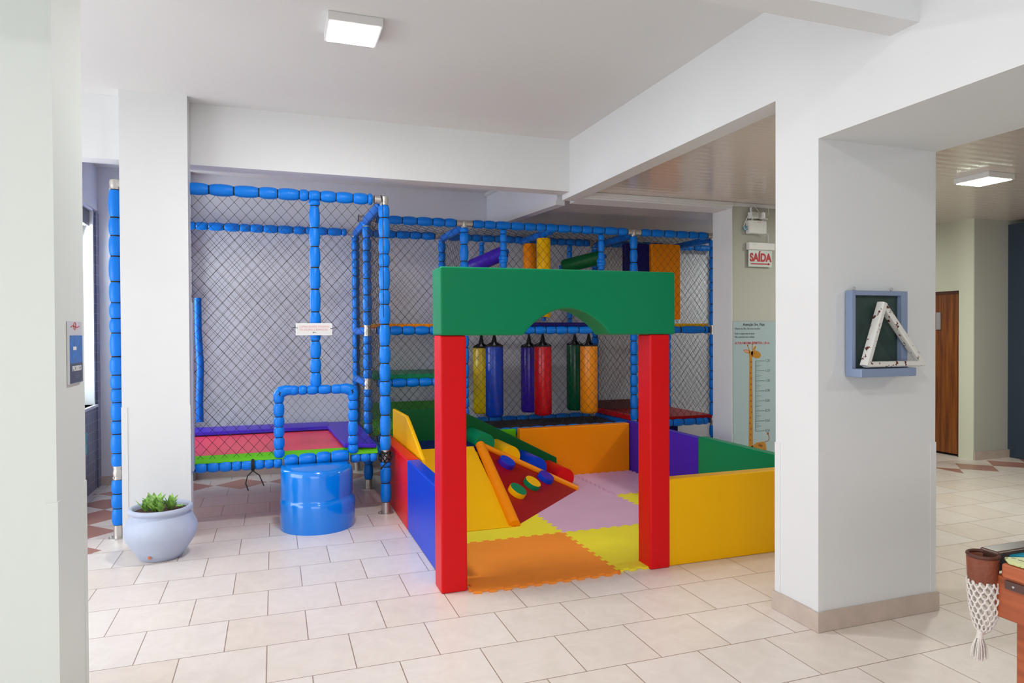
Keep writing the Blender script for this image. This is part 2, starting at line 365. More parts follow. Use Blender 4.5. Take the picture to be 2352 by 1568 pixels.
# sloping soffit panel between back bay and plank ceiling
pa, pb = (2.53, YB), (2.70, 6.30)
struct(MB().prism([(pa[0], pa[1], 2.905), (pb[0], pb[1], 2.885), (pb[0], pb[1], 3.36), (pa[0], pa[1], 3.36)], (0.06, 0.006, 0)).build('wall_soffit_panel', BACKW))
struct(MB().prism([(pa[0]-0.012, pa[1], 2.885), (pb[0]-0.012, pb[1], 2.865), (pb[0]-0.012, pb[1], 2.915), (pa[0]-0.012, pa[1], 2.935)], (0.1, 0.01, 0)).build('trim_4', MOULD))
struct(MB().prism([(pa[0]-0.03, pa[1], 3.29), (pb[0]-0.03, pb[1], 3.29), (pb[0]-0.03, pb[1], 3.33), (pa[0]-0.03, pa[1], 3.33)], (0.03, 0.003, 0)).build('trim_5', MOULD))
# right-hand wall that carries the height chart
struct(MB().box(4.587, 7.3, 6.02, 6.33, 0, ZP).build('wall_chart', BACKR))
struct(MB().box(4.580, 4.588, 6.012, 6.34, 0, 2.93).build('wall_chart_reveal', WALL))
struct(MB().box(4.56, 7.3, 5.995, 6.02, 2.91, ZP).build('trim_6', MOULD, bevel=0.008))
# far room to the right
FARW = mat('cream_paint', (222, 222, 200), 0.55, bump=0.1, bscale=12)
FARG = mat('grey_green_paint', (190, 190, 182), 0.55, bump=0.1, bscale=12)
struct(MB().box(8.06, 8.26, 5.95, 6.14, 0, ZP).box(8.06, 8.26, 6.14, 7.0, 2.085, ZP).box(8.06, 8.26, 7.0, YB, 0, ZP).build('wall_right', FARW))
struct(MB().box(8.26, 11, 5.95, 6.1, 0, ZP).box(8.066, 8.262, 5.942, 5.952, 0, ZP).build('wall_far_right', FARG))
struct(MB().box(8.06, 8.66, 5.925, 5.945, 0, 0.10).build('baseboard_far_right', BASEB))
DBLUE = mat('deep_blue_paint', (48, 64, 80), 0.5)
struct(MB().box(8.66, 9.4, 5.70, 5.95, 0, 2.9).build('wall_blue_return', DBLUE))
d = MB().box(8.10, 8.14, 6.145, 6.99, 0.03, 2.075)
door = struct(d.build('door_1', WOOD))
struct(MB().box(8.075, 8.095, 6.40, 6.46, 1.60, 1.82).build('door_1_lock_plate', STEEL))
struct(MB().box(8.085, 8.20, 6.14, 6.17, 0, 2.085).box(8.085, 8.2, 6.14, 7.0, 2.05, 2.085).build('door_1_frame', wood_mat('dark_door_frame', (74, 34, 10), (98, 52, 18))))
struct(MB().box(10.9, 11, -4.8, 9.2, 0, ZP).build('wall_side_right', BACKR))
# side behind the camera and left facade: piers between wide openings
fc = MB()
for y in (-4.8, 0.9, 6.35): fc.box(-5.3, -5.1, y, y+0.35, 0, ZC)
fc.box(-5.3, -5.1, -4.8, 9.2, 2.75, ZC+0.1)
struct(fc.build('wall_facade_left', WALL))
fb = MB()
for x in (-5.3, 1.2): fb.box(x, x+0.35, -4.9, -4.7, 0, ZC)
fb.box(-5.3, 1.55, -4.9, -4.7, 2.75, ZC).box(1.55, 11, -4.9, -4.7, 0, ZC)
struct(fb.build('wall_behind', WALL))

# ------------------------------------------------------------------ play frame
frame = thing('playground_frame', 'tall blue foam-padded play frame hung with black safety netting along the back wall', 'play structure', (0.93, 5.98, 0))
def sausage(p0, p1, r, seg=0.115, name='post', parent=None, ends=True, m=FOAM, jit=0.35):
    p0 = Vector(p0); p1 = Vector(p1); L = (p1-p0).length
    t = 0.0; cuts = [0.0]
    while t < L - seg*0.6:
        t += seg*(1+random.uniform(-jit, jit)); cuts.append(min(t, L))
    if L-cuts[-1] > 0.02: cuts.append(L)
    else: cuts[-1] = L
    prof = []; mis = []
    for a, b in zip(cuts[:-1], cuts[1:]):
        l = b-a; k = r*random.uniform(0.97, 1.04)
        ring = [(0.0, 0.74), (0.03, 0.79), (0.09, 0.89), (0.24, 1.0), (0.5, 1.05), (0.76, 1.0), (0.91, 0.89), (0.97, 0.79)]
        for i, (q, s) in enumerate(ring):
            prof.append((a+l*q, k*s)); mis.append(1 if i == 0 else 0)
        if len(ring): mis[-1] = 1
    prof.append((L, r*0.8)); mis.append(0)
    o = MB().lathe(p0, p1-p0, prof, 16, True, True, mis[:-1]).build(name, [m, BLACK], parent, smooth=True, angle=60)
    return o
def pipe(p0, p1, r, name, parent, m=FOAMS):
    d = Vector(p1)-Vector(p0); L = d.length
    return MB().lathe(p0, d, [(0, r*0.85), (0.01, r), (L-0.01, r), (L, r*0.85)], 18, True, True).build(name, m, parent, smooth=True)
def clamp(p, axes, r=0.036, parent=frame, l=0.085):
    b = MB(); P = Vector(p)
    for a in axes:
        a = Vector(a); b.cyl(P - a*0.01, P + a*l, r, 16); b.cyl(P+a*(l-0.012), P+a*l, r*1.12, 16)
        q = a.orthogonal().normalized(); b.cyl(P+a*l*0.55+q*r*0.9, P+a*l*0.55+q*r*1.2, 0.008, 8)
    b.lathe(P-Vector((0, 0, r*1.05)), (0, 0, 1), [(0, r*0.5), (r*0.3, r), (r*1.1, r*1.12), (r*1.8, r), (r*2.1, r*0.5)], 16)
    return b.build('clamp', STEEL, parent, smooth=True)
def foot(x, y):
    return MB().cyl((x, y, 0), (x, y, 0.008), 0.07, 20).cyl((x, y, 0.008), (x, y, 0.10), 0.034, 18).cyl((x-0.05, y, 0.008), (x-0.05, y, 0.016), 0.008, 8).build('foot', STEEL, frame, smooth=True)
ZT, ZM, ZG, ZL = 2.745, 1.61, 1.07, 0.505
RF, RB = 0.047, 0.0445
XA, XB0 = -1.15, 0.92
Y0, Y1, Y2 = 5.985, 6.99, 8.0
def post(x, y, r, segs, z1=ZT-0.045):
    """segs: heights of clamps splitting the padding"""
    z = 0.10; foot(x, y)
    for h in segs + [None]:
        top = z1 if h is None else h-0.05
        if top - z > 0.06: sausage((x, y, z), (x, y, top), r, 0.135 if r < 0.045 else 0.15, 'post', frame)
        if h is None: break
        clamp((x, y, h), [(0, 0, 1), (0, 0, -1)], 0.033, l=0.06)
        z = h+0.05
post(XA, Y0, RF, [ZL]); post(XB0, Y0, RF, [ZL])
post(0.90, Y1, RB, [ZL, ZG, ZM]); post(0.90, Y2, RB, [ZL]); post(XA, Y2, RB, [ZL])
for x in (1.92, 3.96): post(x, Y1, RB, [ZL, ZM]); post(x, Y2, RB, [ZL])
post(5.05, Y1, RB, [ZL, ZM]); post(5.9, Y2, RB, [])
post(5.05, Y2, RB, [ZL])
for x in (XA, XB0): clamp((x, Y0, ZT), [(0, 0, -1), (1 if x < 0 else -1, 0, 0)], 0.036)
for x in (0.90, 1.92, 3.96, 5.05):
    for y in (Y1, Y2): clamp((x, y, ZT), [(-1, 0, 0), (1, 0, 0), (0, 0, -1)] if x < 5 else [(-1, 0, 0), (0, 0, -1)], 0.034)
def rail(p0, p1, r=RB, seg=0.135): return sausage(p0, p1, r, seg, 'rail', frame, jit=0.2)
# trampoline bay rails
rail((XA+0.1, Y0, ZT), (0.285, Y0, ZT), RF, 0.17); rail((0.285, Y0, ZT), (0.383, Y0, ZT), RF, 0.1); rail((0.383, Y0, ZT), (XB0-0.1, Y0, ZT), RF, 0.15)
rail((XA+0.1, Y0, ZL), (0.06, Y0, ZL), 0.045, 0.088); rail((0.07, Y0-0.01, ZL+0.008), (0.60, Y0-0.01, ZL+0.022), 0.054, 0.13); rail((0.62, Y0, ZL), (XB0-0.08, Y0, ZL), 0.042, 0.075)
rail((XA+0.1, Y2, ZT), (0.80, Y2, ZT)); rail((XA+0.1, Y2, ZL), (0.8, Y2, ZL))
sausage((0.334, Y0, 1.13), (0.334, Y0, ZT-0.04), 0.044, 0.145, 'post', frame)
for x in (0.036, 0.64): sausage((x, Y0-0.01, 0.55), (x, Y0-0.01, 1.08), 0.042, 0.098, 'entry_upright', frame)
sausage((0.06, Y0-0.01, 1.105), (0.62, Y0-0.01, 1.105), 0.040, 0.085, 'entry_lintel', frame)
for sx in (0.036, 0.64):   # wrapped corners of the entry hoop
    c = 0.30 if sx > 0.3 else 0.36
    s = -1 if sx < 0.3 else 1
    pts = [(sx, Y0-0.01, 1.03), (sx, Y0-0.01, 1.07), (sx-s*0.02, Y0-0.01, 1.095), (sx-s*0.06, Y0-0.01, 1.108), (sx-s*0.10, Y0-0.01, 1.108)]
    b = MB().path(pts, [0.040, 0.047, 0.050, 0.046, 0.040], 14, 0)
    for q in (-0.5, 0.1, 0.7):
        b.torus((sx-s*0.015, Y0-0.01, 1.085), (s*math.cos(q), 0.15, math.sin(q)+0.4), 0.047, 0.004, 20, 6, 1)
    b.build('entry_corner', [FOAM, BLACK], frame, smooth=True, angle=60)
for s_, a_ in ((0.036, XB0), ):
    pass
# rails running front to back
pipe((XB0-0.01, Y0+0.06, ZT-0.02), (0.90, Y1-0.02, ZT-0.02), 0.046, 'cross_rail', frame)
pipe((0.90, Y1+0.02, ZT-0.02), (0.90, Y2-0.06, ZT-0.02), 0.044, 'cross_rail', frame)
pipe((XA, Y0+0.06, ZT-0.02), (XA, Y2-0.06, ZT-0.02), 0.044, 'cross_rail', frame)
for z in (ZM, ZG, ZL): pipe((0.90, Y1+0.05, z), (0.90, Y2-0.05, z), 0.04, 'cross_rail', frame)
pipe((XB0, Y0+0.06, ZL), (0.90, Y1-0.05, ZL), 0.04, 'cross_rail', frame)
pipe((XA, Y0+0.06, ZL), (XA, Y2-0.05, ZL), 0.04, 'cross_rail', frame)
for x in (1.92, 2.93, 3.96, 5.05): pipe((x, Y1+0.04, ZT-0.03), (x, Y2-0.05, ZT-0.03), 0.042, 'cross_rail', frame)
for x in (1.92, 3.96, 5.05): pipe((x, Y1+0.05, ZL), (x, Y2-0.05, ZL), 0.04, 'cross_rail', frame); pipe((x, Y1+0.05, ZM), (x, Y2-0.05, ZM), 0.04, 'cross_rail', frame)
for a, b in ((0.99, 1.83), (2.01, 3.87), (4.05, 4.96)):
    rail((a, Y1, ZT), (b, Y1, ZT), RB, 0.145); rail((a, Y2, ZT), (b, Y2, ZT), RB, 0.14)
    rail((a, Y1, ZM), (b, Y1, ZM), RB, 0.15 if a < 4 else 0.3); rail((a, Y1, ZL), (b, Y1, ZL), RB, 0.14); rail((a, Y2, ZL), (b, Y2, ZL), RB, 0.17)
rail((0.99, Y1, ZG), (1.83, Y1, ZG), RB, 0.145)
rail((5.14, Y2, ZT), (5.85, Y2, ZT), RB, 0.3)
for x in (2.36, 3.54):
    sausage((x, Y1, ZM+0.05), (x, Y1, ZT-0.05), 0.036, 0.10, 'post', frame)
    MB().torus((x, Y1, 2.39), (0.25, 0, 1), 0.034, 0.02, 20, 8, sq=1.3).torus((x, Y1, 2.36), (-0.2, 0, 1), 0.033, 0.018, 20, 8, sq=1.3).build('wrap', FOAM, frame, smooth=True)
    sausage((x+0.06, Y2, ZM), (x+0.06, Y2, ZT-0.05), 0.032, 0.12, 'post', frame)
# tie straps on the lower rail
b = MB().torus((-0.17, Y0, ZL), (1, 0, 0), 0.05, 0.008, 24, 6, sq=1.8).path([(-0.17, Y0-0.05, 0.46), (-0.21, Y0-0.05, 0.42), (-0.225, Y0-0.05, 0.36), (-0.205, Y0-0.05, 0.30)], 0.005, 6)
b.path([(-0.17, Y0-0.05, 0.46), (-0.12, Y0-0.05, 0.42), (-0.10, Y0-0.05, 0.37), (-0.085, Y0-0.05, 0.33)], 0.005, 6)
b.build('tie_strap', BLACK, frame, smooth=True)
b = MB()
for k in range(6): b.torus((XB0, Y0, 0.50), (math.cos(k*1.1)*0.8, math.sin(k*1.1)*0.5, 0.7-0.1*k), 0.052+0.002*k, 0.006, 22, 6)
b.path([(XB0, Y0-0.05, 0.46), (XB0-0.04, Y0-0.07, 0.42), (XB0-0.05, Y0-0.06, 0.40)], 0.006, 6)
b.build('tie_strap', BLACK, frame, smooth=True)
b = MB().path([(XB0-0.03, Y0-0.03, ZT+0.03), (XB0-0.02, Y0-0.055, ZT-0.06), (XB0-0.018, Y0-0.052, 2.2), (XB0-0.018, Y0-0.052, 1.72)], 0.0025, 6).torus((XB0-0.02, Y0, ZT), (1, 0, 0.2), 0.04, 0.003, 20, 6)
b.build('cord', BLACK, frame, smooth=True)

def net(o, U, Vv, W_, H_, name='safety_net', a=0.045, b=0.052, r=0.0017, skip=None, sag=0.012, parent=frame):
    o = Vector(o); U = Vector(U).normalized(); Vv = Vector(Vv).normalized(); Nn = U.cross(Vv)
    ni = max(2, round(W_/a)); nj = max(2, round(H_/b)); a = W_/ni; b = H_/nj
    ph = random.uniform(0, 6)
    def P(i, j):
        u = i*a; v = j*b
        e = math.sin(PI*i/ni)*math.sin(PI*j/nj)
        s = sag*e*math.sin(u*2.3+ph)+0.004*math.sin(v*9+u*5)*e
        return o + U*(u+0.007*math.sin(v*4+u*2+ph)*e) + Vv*(v+0.007*math.sin(u*5+ph)*e) + Nn*s
    m = MB()
    def ok(i, j): return not (skip and skip(i*a, j*b))
    for i in range(ni+1):
        for j in range(nj):
            if (i+j) % 2: continue
            if not ok(i, j): continue
            for di in (-1, 1):
                if 0 <= i+di <= ni and ok(i+di, j+1):
                    p = P(i, j); q = P(i+di, j+1); t = (q-p).normalized(); s1 = t.cross(Nn).normalized()
                    vs = []
                    for pt in (p, q):
                        for an in (0.5, 2.6, 4.7): vs.append(pt + (s1*math.cos(an)+Nn*math.sin(an))*r)
                    m.add(vs, [(0, 1, 4, 3), (1, 2, 5, 4), (2, 0, 3, 5)])
            p = P(i, j); k = r*1.9
            m.add([p+U*k, p+Nn*k, p-U*k, p-Nn*k, p+Vv*k, p-Vv*k], [(0,1,4),(1,2,4),(2,3,4),(3,0,4),(1,0,5),(2,1,5),(3,2,5),(0,3,5)])
    return m.build(name, NETM, parent)
X_, Z_ = (1, 0, 0), (0, 0, 1); Yv = (0, 1, 0)
net((XA, Y0, ZL+0.04), X_, Z_, XB0-XA, ZT-ZL-0.08, skip=lambda u, v: 0.036 < u+XA < 0.64 and v < 1.10-ZL)
net((XA, Y2, ZL+0.05), X_, Z_, 2.05, ZT-ZL-0.09, a=0.045, b=0.052, r=0.0014)
net((0.90, Y0+0.03, ZL+0.04), Yv, Z_, 1.0, ZT-ZL-0.08); net((0.90, Y1, ZL+0.04), Yv, Z_, 1.0, ZT-ZL-0.08)
net((XA, Y0, ZL+0.04), Yv, Z_, 2.0, ZT-ZL-0.08)
for x0, x1 in ((0.92, 1.92), (1.92, 3.96), (3.96, 5.05)):
    net((x0, Y1, ZM+0.04), X_, Z_, x1-x0, ZT-ZM-0.08)
    net((x0, Y1, ZL+0.04), X_, Z_, x1-x0, ZM-ZL-0.08)
    net((x0, Y2, ZL+0.04), X_, Z_, x1-x0, ZT-ZL-0.08, r=0.0013)
    net((x0, Y1, ZT+0.02), X_, Yv, x1-x0, Y2-Y1)
net((5.05, Y2, ZL+0.04), X_, Z_, 0.85, ZT-ZL-0.08)
for x in (1.92, 3.96, 5.05): net((x, Y1+0.03, ZL+0.04), Yv, Z_, 0.97, ZT-ZL-0.08, r=0.0013)
# decks of the tower bays
def pad(x0, x1, y0, y1, z0, z1, m, name='deck_pad', bv=0.012): return MB().box(x0, x1, y0, y1, z0, z1).build(name, m, frame, bevel=bv)
pad(0.96, 1.88, Y1+0.03, Y2-0.06, ZM+0.03, ZM+0.07, V['orange'])
pad(0.96, 1.88, Y1+0.03, Y2-0.06, ZG+0.03, ZG+0.085, V['green'])
pad(0.96, 1.88, Y1+0.03, Y2-0.06, ZL+0.02, ZL+0.085, V['lime'])
pad(4.0, 5.0, Y1+0.03, Y2-0.06, ZM+0.03, ZM+0.075, V['yellow'])
pad(4.0, 5.04, Y1-0.02, Y2-0.06, ZL+0.035, ZL+0.075, V['dred'])
pad(3.94, 4.02, Y1+0.05, Y2-0.06, ZL+0.04, ZL+0.10, V['red'])
pad(2.02, 3.88, Y1-0.03, Y1+0.07, ZM+0.04, ZM+0.085, V['navy'])
pad(2.0, 3.90, Y1+0.05, Y2-0.08, ZL-0.02, ZL, mat('black_mesh_cloth', (58, 44, 44), 0.8, bump=0.3, bscale=80), bv=0.002)
MB().box(4.0, 4.62, Y1+0.10, Y1+0.14, 0.02, ZL-0.05).build('lower_panel', V['navy'], frame, bevel=0.01)
MB().box(4.62, 5.0, Y2-0.09, Y2-0.05, 0.02, ZL-0.05).build('lower_panel', mat('dark_grey_board', (72, 66, 64), 0.7), frame, bevel=0.005)
# side wall boards of the decks
MB().box(3.99, 5.0, Y2-0.055, Y2-0.03, ZL+0.04, 0.70).build('lower_panel', mat('brown_red_cloth', (98, 58, 56), 0.7), frame)
MB().box(0.98, 1.88, Y2-0.055, Y2-0.03, ZL+0.05, 0.78).build('lower_panel', mat('green_cloth', (70, 140, 60), 0.7), frame)

# loose padded pipe standing behind the trampoline
o = MB().path([(-0.72, 7.62, 0.68), (-0.725, 7.65, 0.9), (-0.72, 7.72, 1.25), (-0.745, 7.80, 1.6), (-0.75, 7.84, 1.96)], 0.036, 14).build('padded_pipe', FOAMS, None, smooth=True)
tag(relocate(o, (-0.72, 7.62, 0.68)), 'smooth blue padded pipe standing behind the trampoline by the back wall', 'pipe')

# trampoline
tr = thing('trampoline', 'red trampoline bed edged with purple and lime pads inside the netted bay', 'trampoline', (0, 6.8, 0.5))
MB().box(-1.08, 0.57, 6.035, 7.25, 0.568, 0.592).build('jumping_bed', V['rubber'], tr, bevel=0.004)
MB().prism([(-1.08, 5.955, 0.535), (-1.08, 6.03, 0.572), (-1.08, 6.03, 0.594), (-1.08, 5.955, 0.555)], (1.93, 0, 0)).build('edge_pad', V['lime'], tr, bevel=0.006)
MB().prism([(-1.08, 7.16, 0.600), (-1.08, 7.18, 0.632), (-1.08, 7.35, 0.650), (-1.08, 7.52, 0.640), (-1.08, 7.54, 0.60)], (1.62, 0, 0)).build('edge_pad', V['purple'], tr, bevel=0.012)
MB().prism([(0.56, 5.97, 0.60), (0.84, 5.97, 0.58), (0.84, 7.5, 0.60), (0.50, 7.52, 0.60)], (0, 0, 0.035)).build('edge_pad', V['purple'], tr, bevel=0.012)
for x in (-1.05, 0.80):
    MB().cyl((x, 6.1, 0.56), (x, 7.5, 0.56), 0.018, 10).build('bed_frame', STEEL, tr, smooth=True)

# blue step at the entry
st = MB(); ring0 = []
def dshape(k, n=28):
    R = 0.302*k; cx, cy = 0.337-0.55*(0.302-R), 5.797
    pts = [(cx+R*math.cos(PI+PI*i/n), cy+R*math.sin(PI+PI*i/n)) for i in range(n+1)]
    pts += [(cx+R, 5.90), (cx-R, 5.90)]
    return pts
prof = [(0.0, 0.965), (0.02, 0.975), (0.12, 0.99), (0.205, 0.995), (0.225, 0.985), (0.240, 0.965), (0.248, 0.945), (0.262, 0.938), (0.275, 0.945), (0.44, 0.948), (0.470, 0.935), (0.488, 0.905), (0.495, 0.86)]
vsx = []; n_ = None
for z, k in prof:
    pts = dshape(k); n_ = len(pts); vsx += [(x, y, z) for x, y in pts]
fsx = [(i*n_+j, i*n_+(j+1) % n_, (i+1)*n_+(j+1) % n_, (i+1)*n_+j) for i in range(len(prof)-1) for j in range(n_)]
fsx += [tuple(range(n_))[::-1], tuple((len(prof)-1)*n_+j for j in range(n_))]
st.add(vsx, fsx)
o = st.build('step_stool', PLAST, None, smooth=True, angle=50)
tag(relocate(o, (0.335, 5.795, 0)), 'half-round glossy blue plastic step below the padded entry hoop', 'step')

# notice hung on the net
sg = thing('notice_sign', 'small white notice board tied to the front netting of the play frame', 'sign', (0.32, 5.92, 1.57))
MB().box(0.174, 0.468, 5.925, 5.931, 1.566, 1.668).build('board', WHITEP, sg, bevel=0.001)
MB().box(0.184, 0.458, 5.9235, 5.925, 1.576, 1.658).build('border', mat('pale_grey_print', (222, 222, 220), 0.4), sg)
text('CAPACIDADE MÁXIMA', 0.0235, (0.322, 5.923, 1.631), (1, 0, 0), (0, 0, 1), PINKINK, sg)
text('02 (DUAS) CRIANÇAS', 0.0235, (0.320, 5.923, 1.606), (1, 0, 0), (0, 0, 1), PINKINK, sg)
MB().box(0.313, 0.321, 5.9220, 5.9235, 1.585, 1.595).box(0.325, 0.338, 5.9220, 5.9235, 1.588, 1.591).build('logo', GREYINK, sg)
MB().path([(0.145, 5.95, 1.634), (0.17, 5.922, 1.630), (0.190, 5.922, 1.627)], 0.0022, 6).path([(0.497, 5.95, 1.632), (0.47, 5.922, 1.624), (0.452, 5.922, 1.622)], 0.0022, 6).build('tie', BLACK, sg)

# punching bags
def bag(x, y, r, z0, z1, ztop, m, label):
    t = thing('punching_bag', label, 'punching bag', (x, y, z0), 'punching bags hung in two rows behind the netting')
    nr = 24
    prof = [(0, r*0.80), (0.012, r*0.93), (0.03, r), (z1-z0-0.02, r), (z1-z0, r*0.97)]
    MB().lathe((x, y, z0), (0, 0, 1), prof, nr).build('body', m, t, smooth=True)
    MB().cyl((x, y, z1-0.004), (x, y, z1+0.012), r*0.99, 24).build('rim', BLACK, t, smooth=True)
    b = MB()
    for k in range(4):
        an = PI/4+k*PI/2; dx, dy = math.cos(an), math.sin(an); tx, ty = -dy, dx
        q = [(x+dx*r*0.95+tx*0.028, y+dy*r*0.95+ty*0.028, z1+0.01), (x+dx*r*0.95-tx*0.028, y+dy*r*0.95-ty*0.028, z1+0.01),
             (x+dx*r*0.25-tx*0.012, y+dy*r*0.25-ty*0.012, z1+0.05), (x-tx*0.008, y-ty*0.008, ztop), (x+tx*0.008, y+ty*0.008, ztop), (x+dx*r*0.25+tx*0.012, y+dy*r*0.25+ty*0.012, z1+0.05)]
        b.prism(q, (dx*0.004, dy*0.004, 0))
    b.build('hanging_strap', BLACK, t)
bag(2.335, 7.25, 0.100, 0.64, 1.43, ZM-0.02, V['bagblue'], 'blue punching bag in the front row, hanging before the yellow one')
bag(2.92, 7.25, 0.102, 0.635, 1.425, ZM-0.02, V['bagred'], 'red punching bag in the front row, hanging before the purple one')
bag(3.505, 7.25, 0.104, 0.635, 1.425, ZM-0.02, V['bagorange'], 'orange punching bag in the front row, hanging before the green one')
bag(2.325, 7.72, 0.100, 0.63, 1.41, ZM-0.02, V['bagyellow'], 'yellow punching bag half hidden behind the blue one')
bag(2.93, 7.72, 0.102, 0.62, 1.41, ZM-0.02, V['bagpurple'], 'purple punching bag half hidden behind the red one')
bag(3.54, 7.72, 0.104, 0.62, 1.43, ZM-0.02, V['baggreen'], 'dark green punching bag half hidden behind the orange one')
# padded bar overhead that carries the bags
for y in (7.25, 7.72): rail((2.0, y, ZM+0.01), (3.9, y, ZM+0.01), 0.03, 0.2)

def roller(p0, p1, r, m, label, core=None):
    p0 = Vector(p0); p1 = Vector(p1); d = p1-p0; L = d.length; mid = p0
    t = thing('foam_roller', label, 'roller', tuple(mid))
    MB().lathe(p0, d, [(0, r*0.93), (0.012, r), (L-0.012, r), (L, r*0.93)], 24).build('body', m, t, smooth=True)
    a = d.normalized()
    MB().cyl(p0-a*0.045, p1+a*0.045, 0.024, 14).build('axle_sleeve', FOAMS, t, smooth=True)
roller((2.915, 7.2, 1.76), (2.915, 7.2, 2.655), 0.080, V['yellow'], 'upright yellow foam roller hung from the top rail, in front')
roller((2.93, 7.68, 1.76), (2.93, 7.68, 2.655), 0.080, V['orange'], 'upright orange foam roller just behind the yellow one')
roller((2.12, 7.42, 2.33), (2.42, 7.12, 2.47), 0.082, V['purple'], 'purple foam roller slanting across the upper frame, left of the upright pair')
roller((3.27, 7.45, 2.37), (3.62, 7.12, 2.46), 0.082, V['dgreen'], 'dark green foam roller slanting across the upper frame right of the upright pair')
o = MB().box(4.36, 4.77, 7.26, 7.34, 1.74, 2.665).build('hanging_pad', V['orange'], None, bevel=0.012)
tag(relocate(o, (4.56, 7.3, 1.74)), 'orange rectangular foam pad hanging upright in the right tower bay', 'foam pad')
o = MB().box(4.02, 4.355, 7.30, 7.38, 1.74, 2.665).build('hanging_pad', V['navy'], None, bevel=0.012)
tag(relocate(o, (4.19, 7.34, 1.74)), 'navy rectangular foam pad hanging upright beside the orange one', 'foam pad')

# ------------------------------------------------------------------ soft play pen
def block(name, x0, x1, y0, y1, h, m, label, cat='foam wall', grp='low foam walls around the soft play pen'):
    o = MB().box(x0, x1, y0, y1, 0, h).build(name, m, None, bevel=0.012)
    relocate(o, ((x0+x1)/2, (y0+y1)/2, 0)); return tag(o, label, cat, grp)
block('foam_wall', 1.0, 1.10, 4.19, 5.395, 0.565, V['blue'], 'low blue foam wall behind the left red arch post')
block('foam_wall', 1.0, 1.10, 5.40, 6.84, 0.565, V['red'], 'low red foam wall beside the front corner post of the play frame')
block('foam_wall', 2.50, 3.90, 3.945, 4.045, 0.588, V['yellow'], 'low yellow foam wall between the right red post and the white pillar')
block('foam_wall', 3.80, 3.90, 4.07, 5.50, 0.585, V['green'], 'low green foam wall on the right side of the pen in front of the chart')
block('foam_wall', 3.80, 3.90, 5.505, 6.90, 0.57, V['purple'], 'low purple foam wall in the far right corner of the pen')
block('foam_wall', 2.475, 3.795, 6.80, 6.90, 0.555, V['orange'], 'low orange foam wall at the back of the pen below the punching bags')
block('foam_wall', 1.10, 2.47, 6.90, 6.935, 0.545, V['lime'], 'lime foam wall mostly hidden behind the dark green panel')

# arch
def apost(x0, x1, y0, y1, label):
    o = MB().box(x0, x1, y0, y1, 0, 1.562).build('arch_post', V['red'], None, bevel=0.012)
    relocate(o, ((x0+x1)/2, (y0+y1)/2, 0)); return tag(o, label, 'foam post', 'red posts under the green arch')
apost(0.944, 1.107, 3.99, 4.165, 'left red foam post under the green arch beam')
apost(2.345, 2.495, 3.925, 4.09, 'right red foam post under the green arch beam')
poly = []
xl, xr = 0.942, 2.537
def yy(x): return 3.99-0.055*(x-0.94)/1.6
cx = 1.755
prof = [(xl, 1.562), (1.470, 1.562)]
for i in range(1, 20):
    t = i/20; x = 1.47+(2.06-1.47)*t
    prof.append((x, 1.562+0.168*(math.sin(PI*t)**0.8)))
prof += [(2.060, 1.562), (xr, 1.562), (xr, 1.978), (xl, 1.978)]
mb = MB(); mb.prism([(x, yy(x)-0.012, z) for x, z in prof], (0.01, 0.255, 0))
o = mb.build('arch_beam', V['green'], None, bevel=0.014)
tag(relocate(o, (1.74, 4.08, 1.562)), 'green foam arch beam with a rounded notch lying across two red posts', 'foam beam')

# interlocking floor mats
def wave(t, d=0.014, p=0.098):
    q = (t/p) % 1.0
    return d if 0.04 < q < 0.46 else (-d if 0.54 < q < 0.96 else None)
def edge_pts(a0, a1, fixed, horiz, p=0.098, d=0.013):
    """shared boundary curve between a0 and a1 (a0<a1)"""
    out = []
    k0 = math.floor(a0/p)-1
    ts = []
    for k in range(k0, int(a1/p)+3):
        for q, s in ((0.02, -d), (-0.02, d)): pass
        ts += [(k*p-0.0, -d), (k*p+0.006-0.008, d), (k*p+p*0.5+0.004, d), (k*p+p*0.5-0.004, -d)]
    ts = [(t, s) for t, s in ts if a0+0.012 < t < a1-0.012]
    for t, s in ts: out.append((t, fixed+s) if horiz else (fixed+s, t))
    return out
mats_grp = 'interlocking foam floor mats inside the pen'
def floor_mat(x0, x1, y0, y1, m, label, z0=0.001, h=0.014, lift=None):
    P = [(x0, y0)] + edge_pts(x0, x1, y0, True) + [(x1, y0)] + edge_pts(y0, y1, x1, False) + [(x1, y1)]
    P += edge_pts(x0, x1, y1, True)[::-1] + [(x0, y1)] + edge_pts(y0, y1, x0, False)[::-1]
    mb = MB(); mb.prism([(x, y, z0) for x, y in P], (0, 0, h))
    o = mb.build('floor_mat', m, None); relocate(o, ((x0+x1)/2, (y0+y1)/2, 0))
    return tag(o, label, 'floor mat', mats_grp)
xa, xb_, xc = 1.125, 2.125, 3.10
ya, yb, yc, yd = 3.93, 4.87, 5.83, 6.79
floor_mat(xa, xb_, ya, yb, MATO, 'orange interlocking floor mat at the entrance between the red posts')
floor_mat(xb_, xc, ya+0.035, yb, MATY, 'yellow interlocking floor mat right of the orange one')
floor_mat(xc, 3.79, 4.08, yb, MATO, 'orange interlocking floor mat behind the yellow front wall')
floor_mat(xa, xb_, yb, yc, MATY, 'yellow interlocking floor mat partly under the foam slide')
floor_mat(xb_, xc, yb, yc, MATP, 'lilac interlocking floor mat in the middle of the pen')
floor_mat(xc, 3.79, yb, yc, MATY, 'yellow interlocking floor mat beside the right foam post')
floor_mat(xb_, xc, yc, yd, MATP, 'lilac interlocking floor mat at the foot of the red roller')
floor_mat(xc, 3.79, yc, yd, MATP, 'lilac interlocking floor mat with lifted edges in the far corner', z0=0.006, h=0.016)

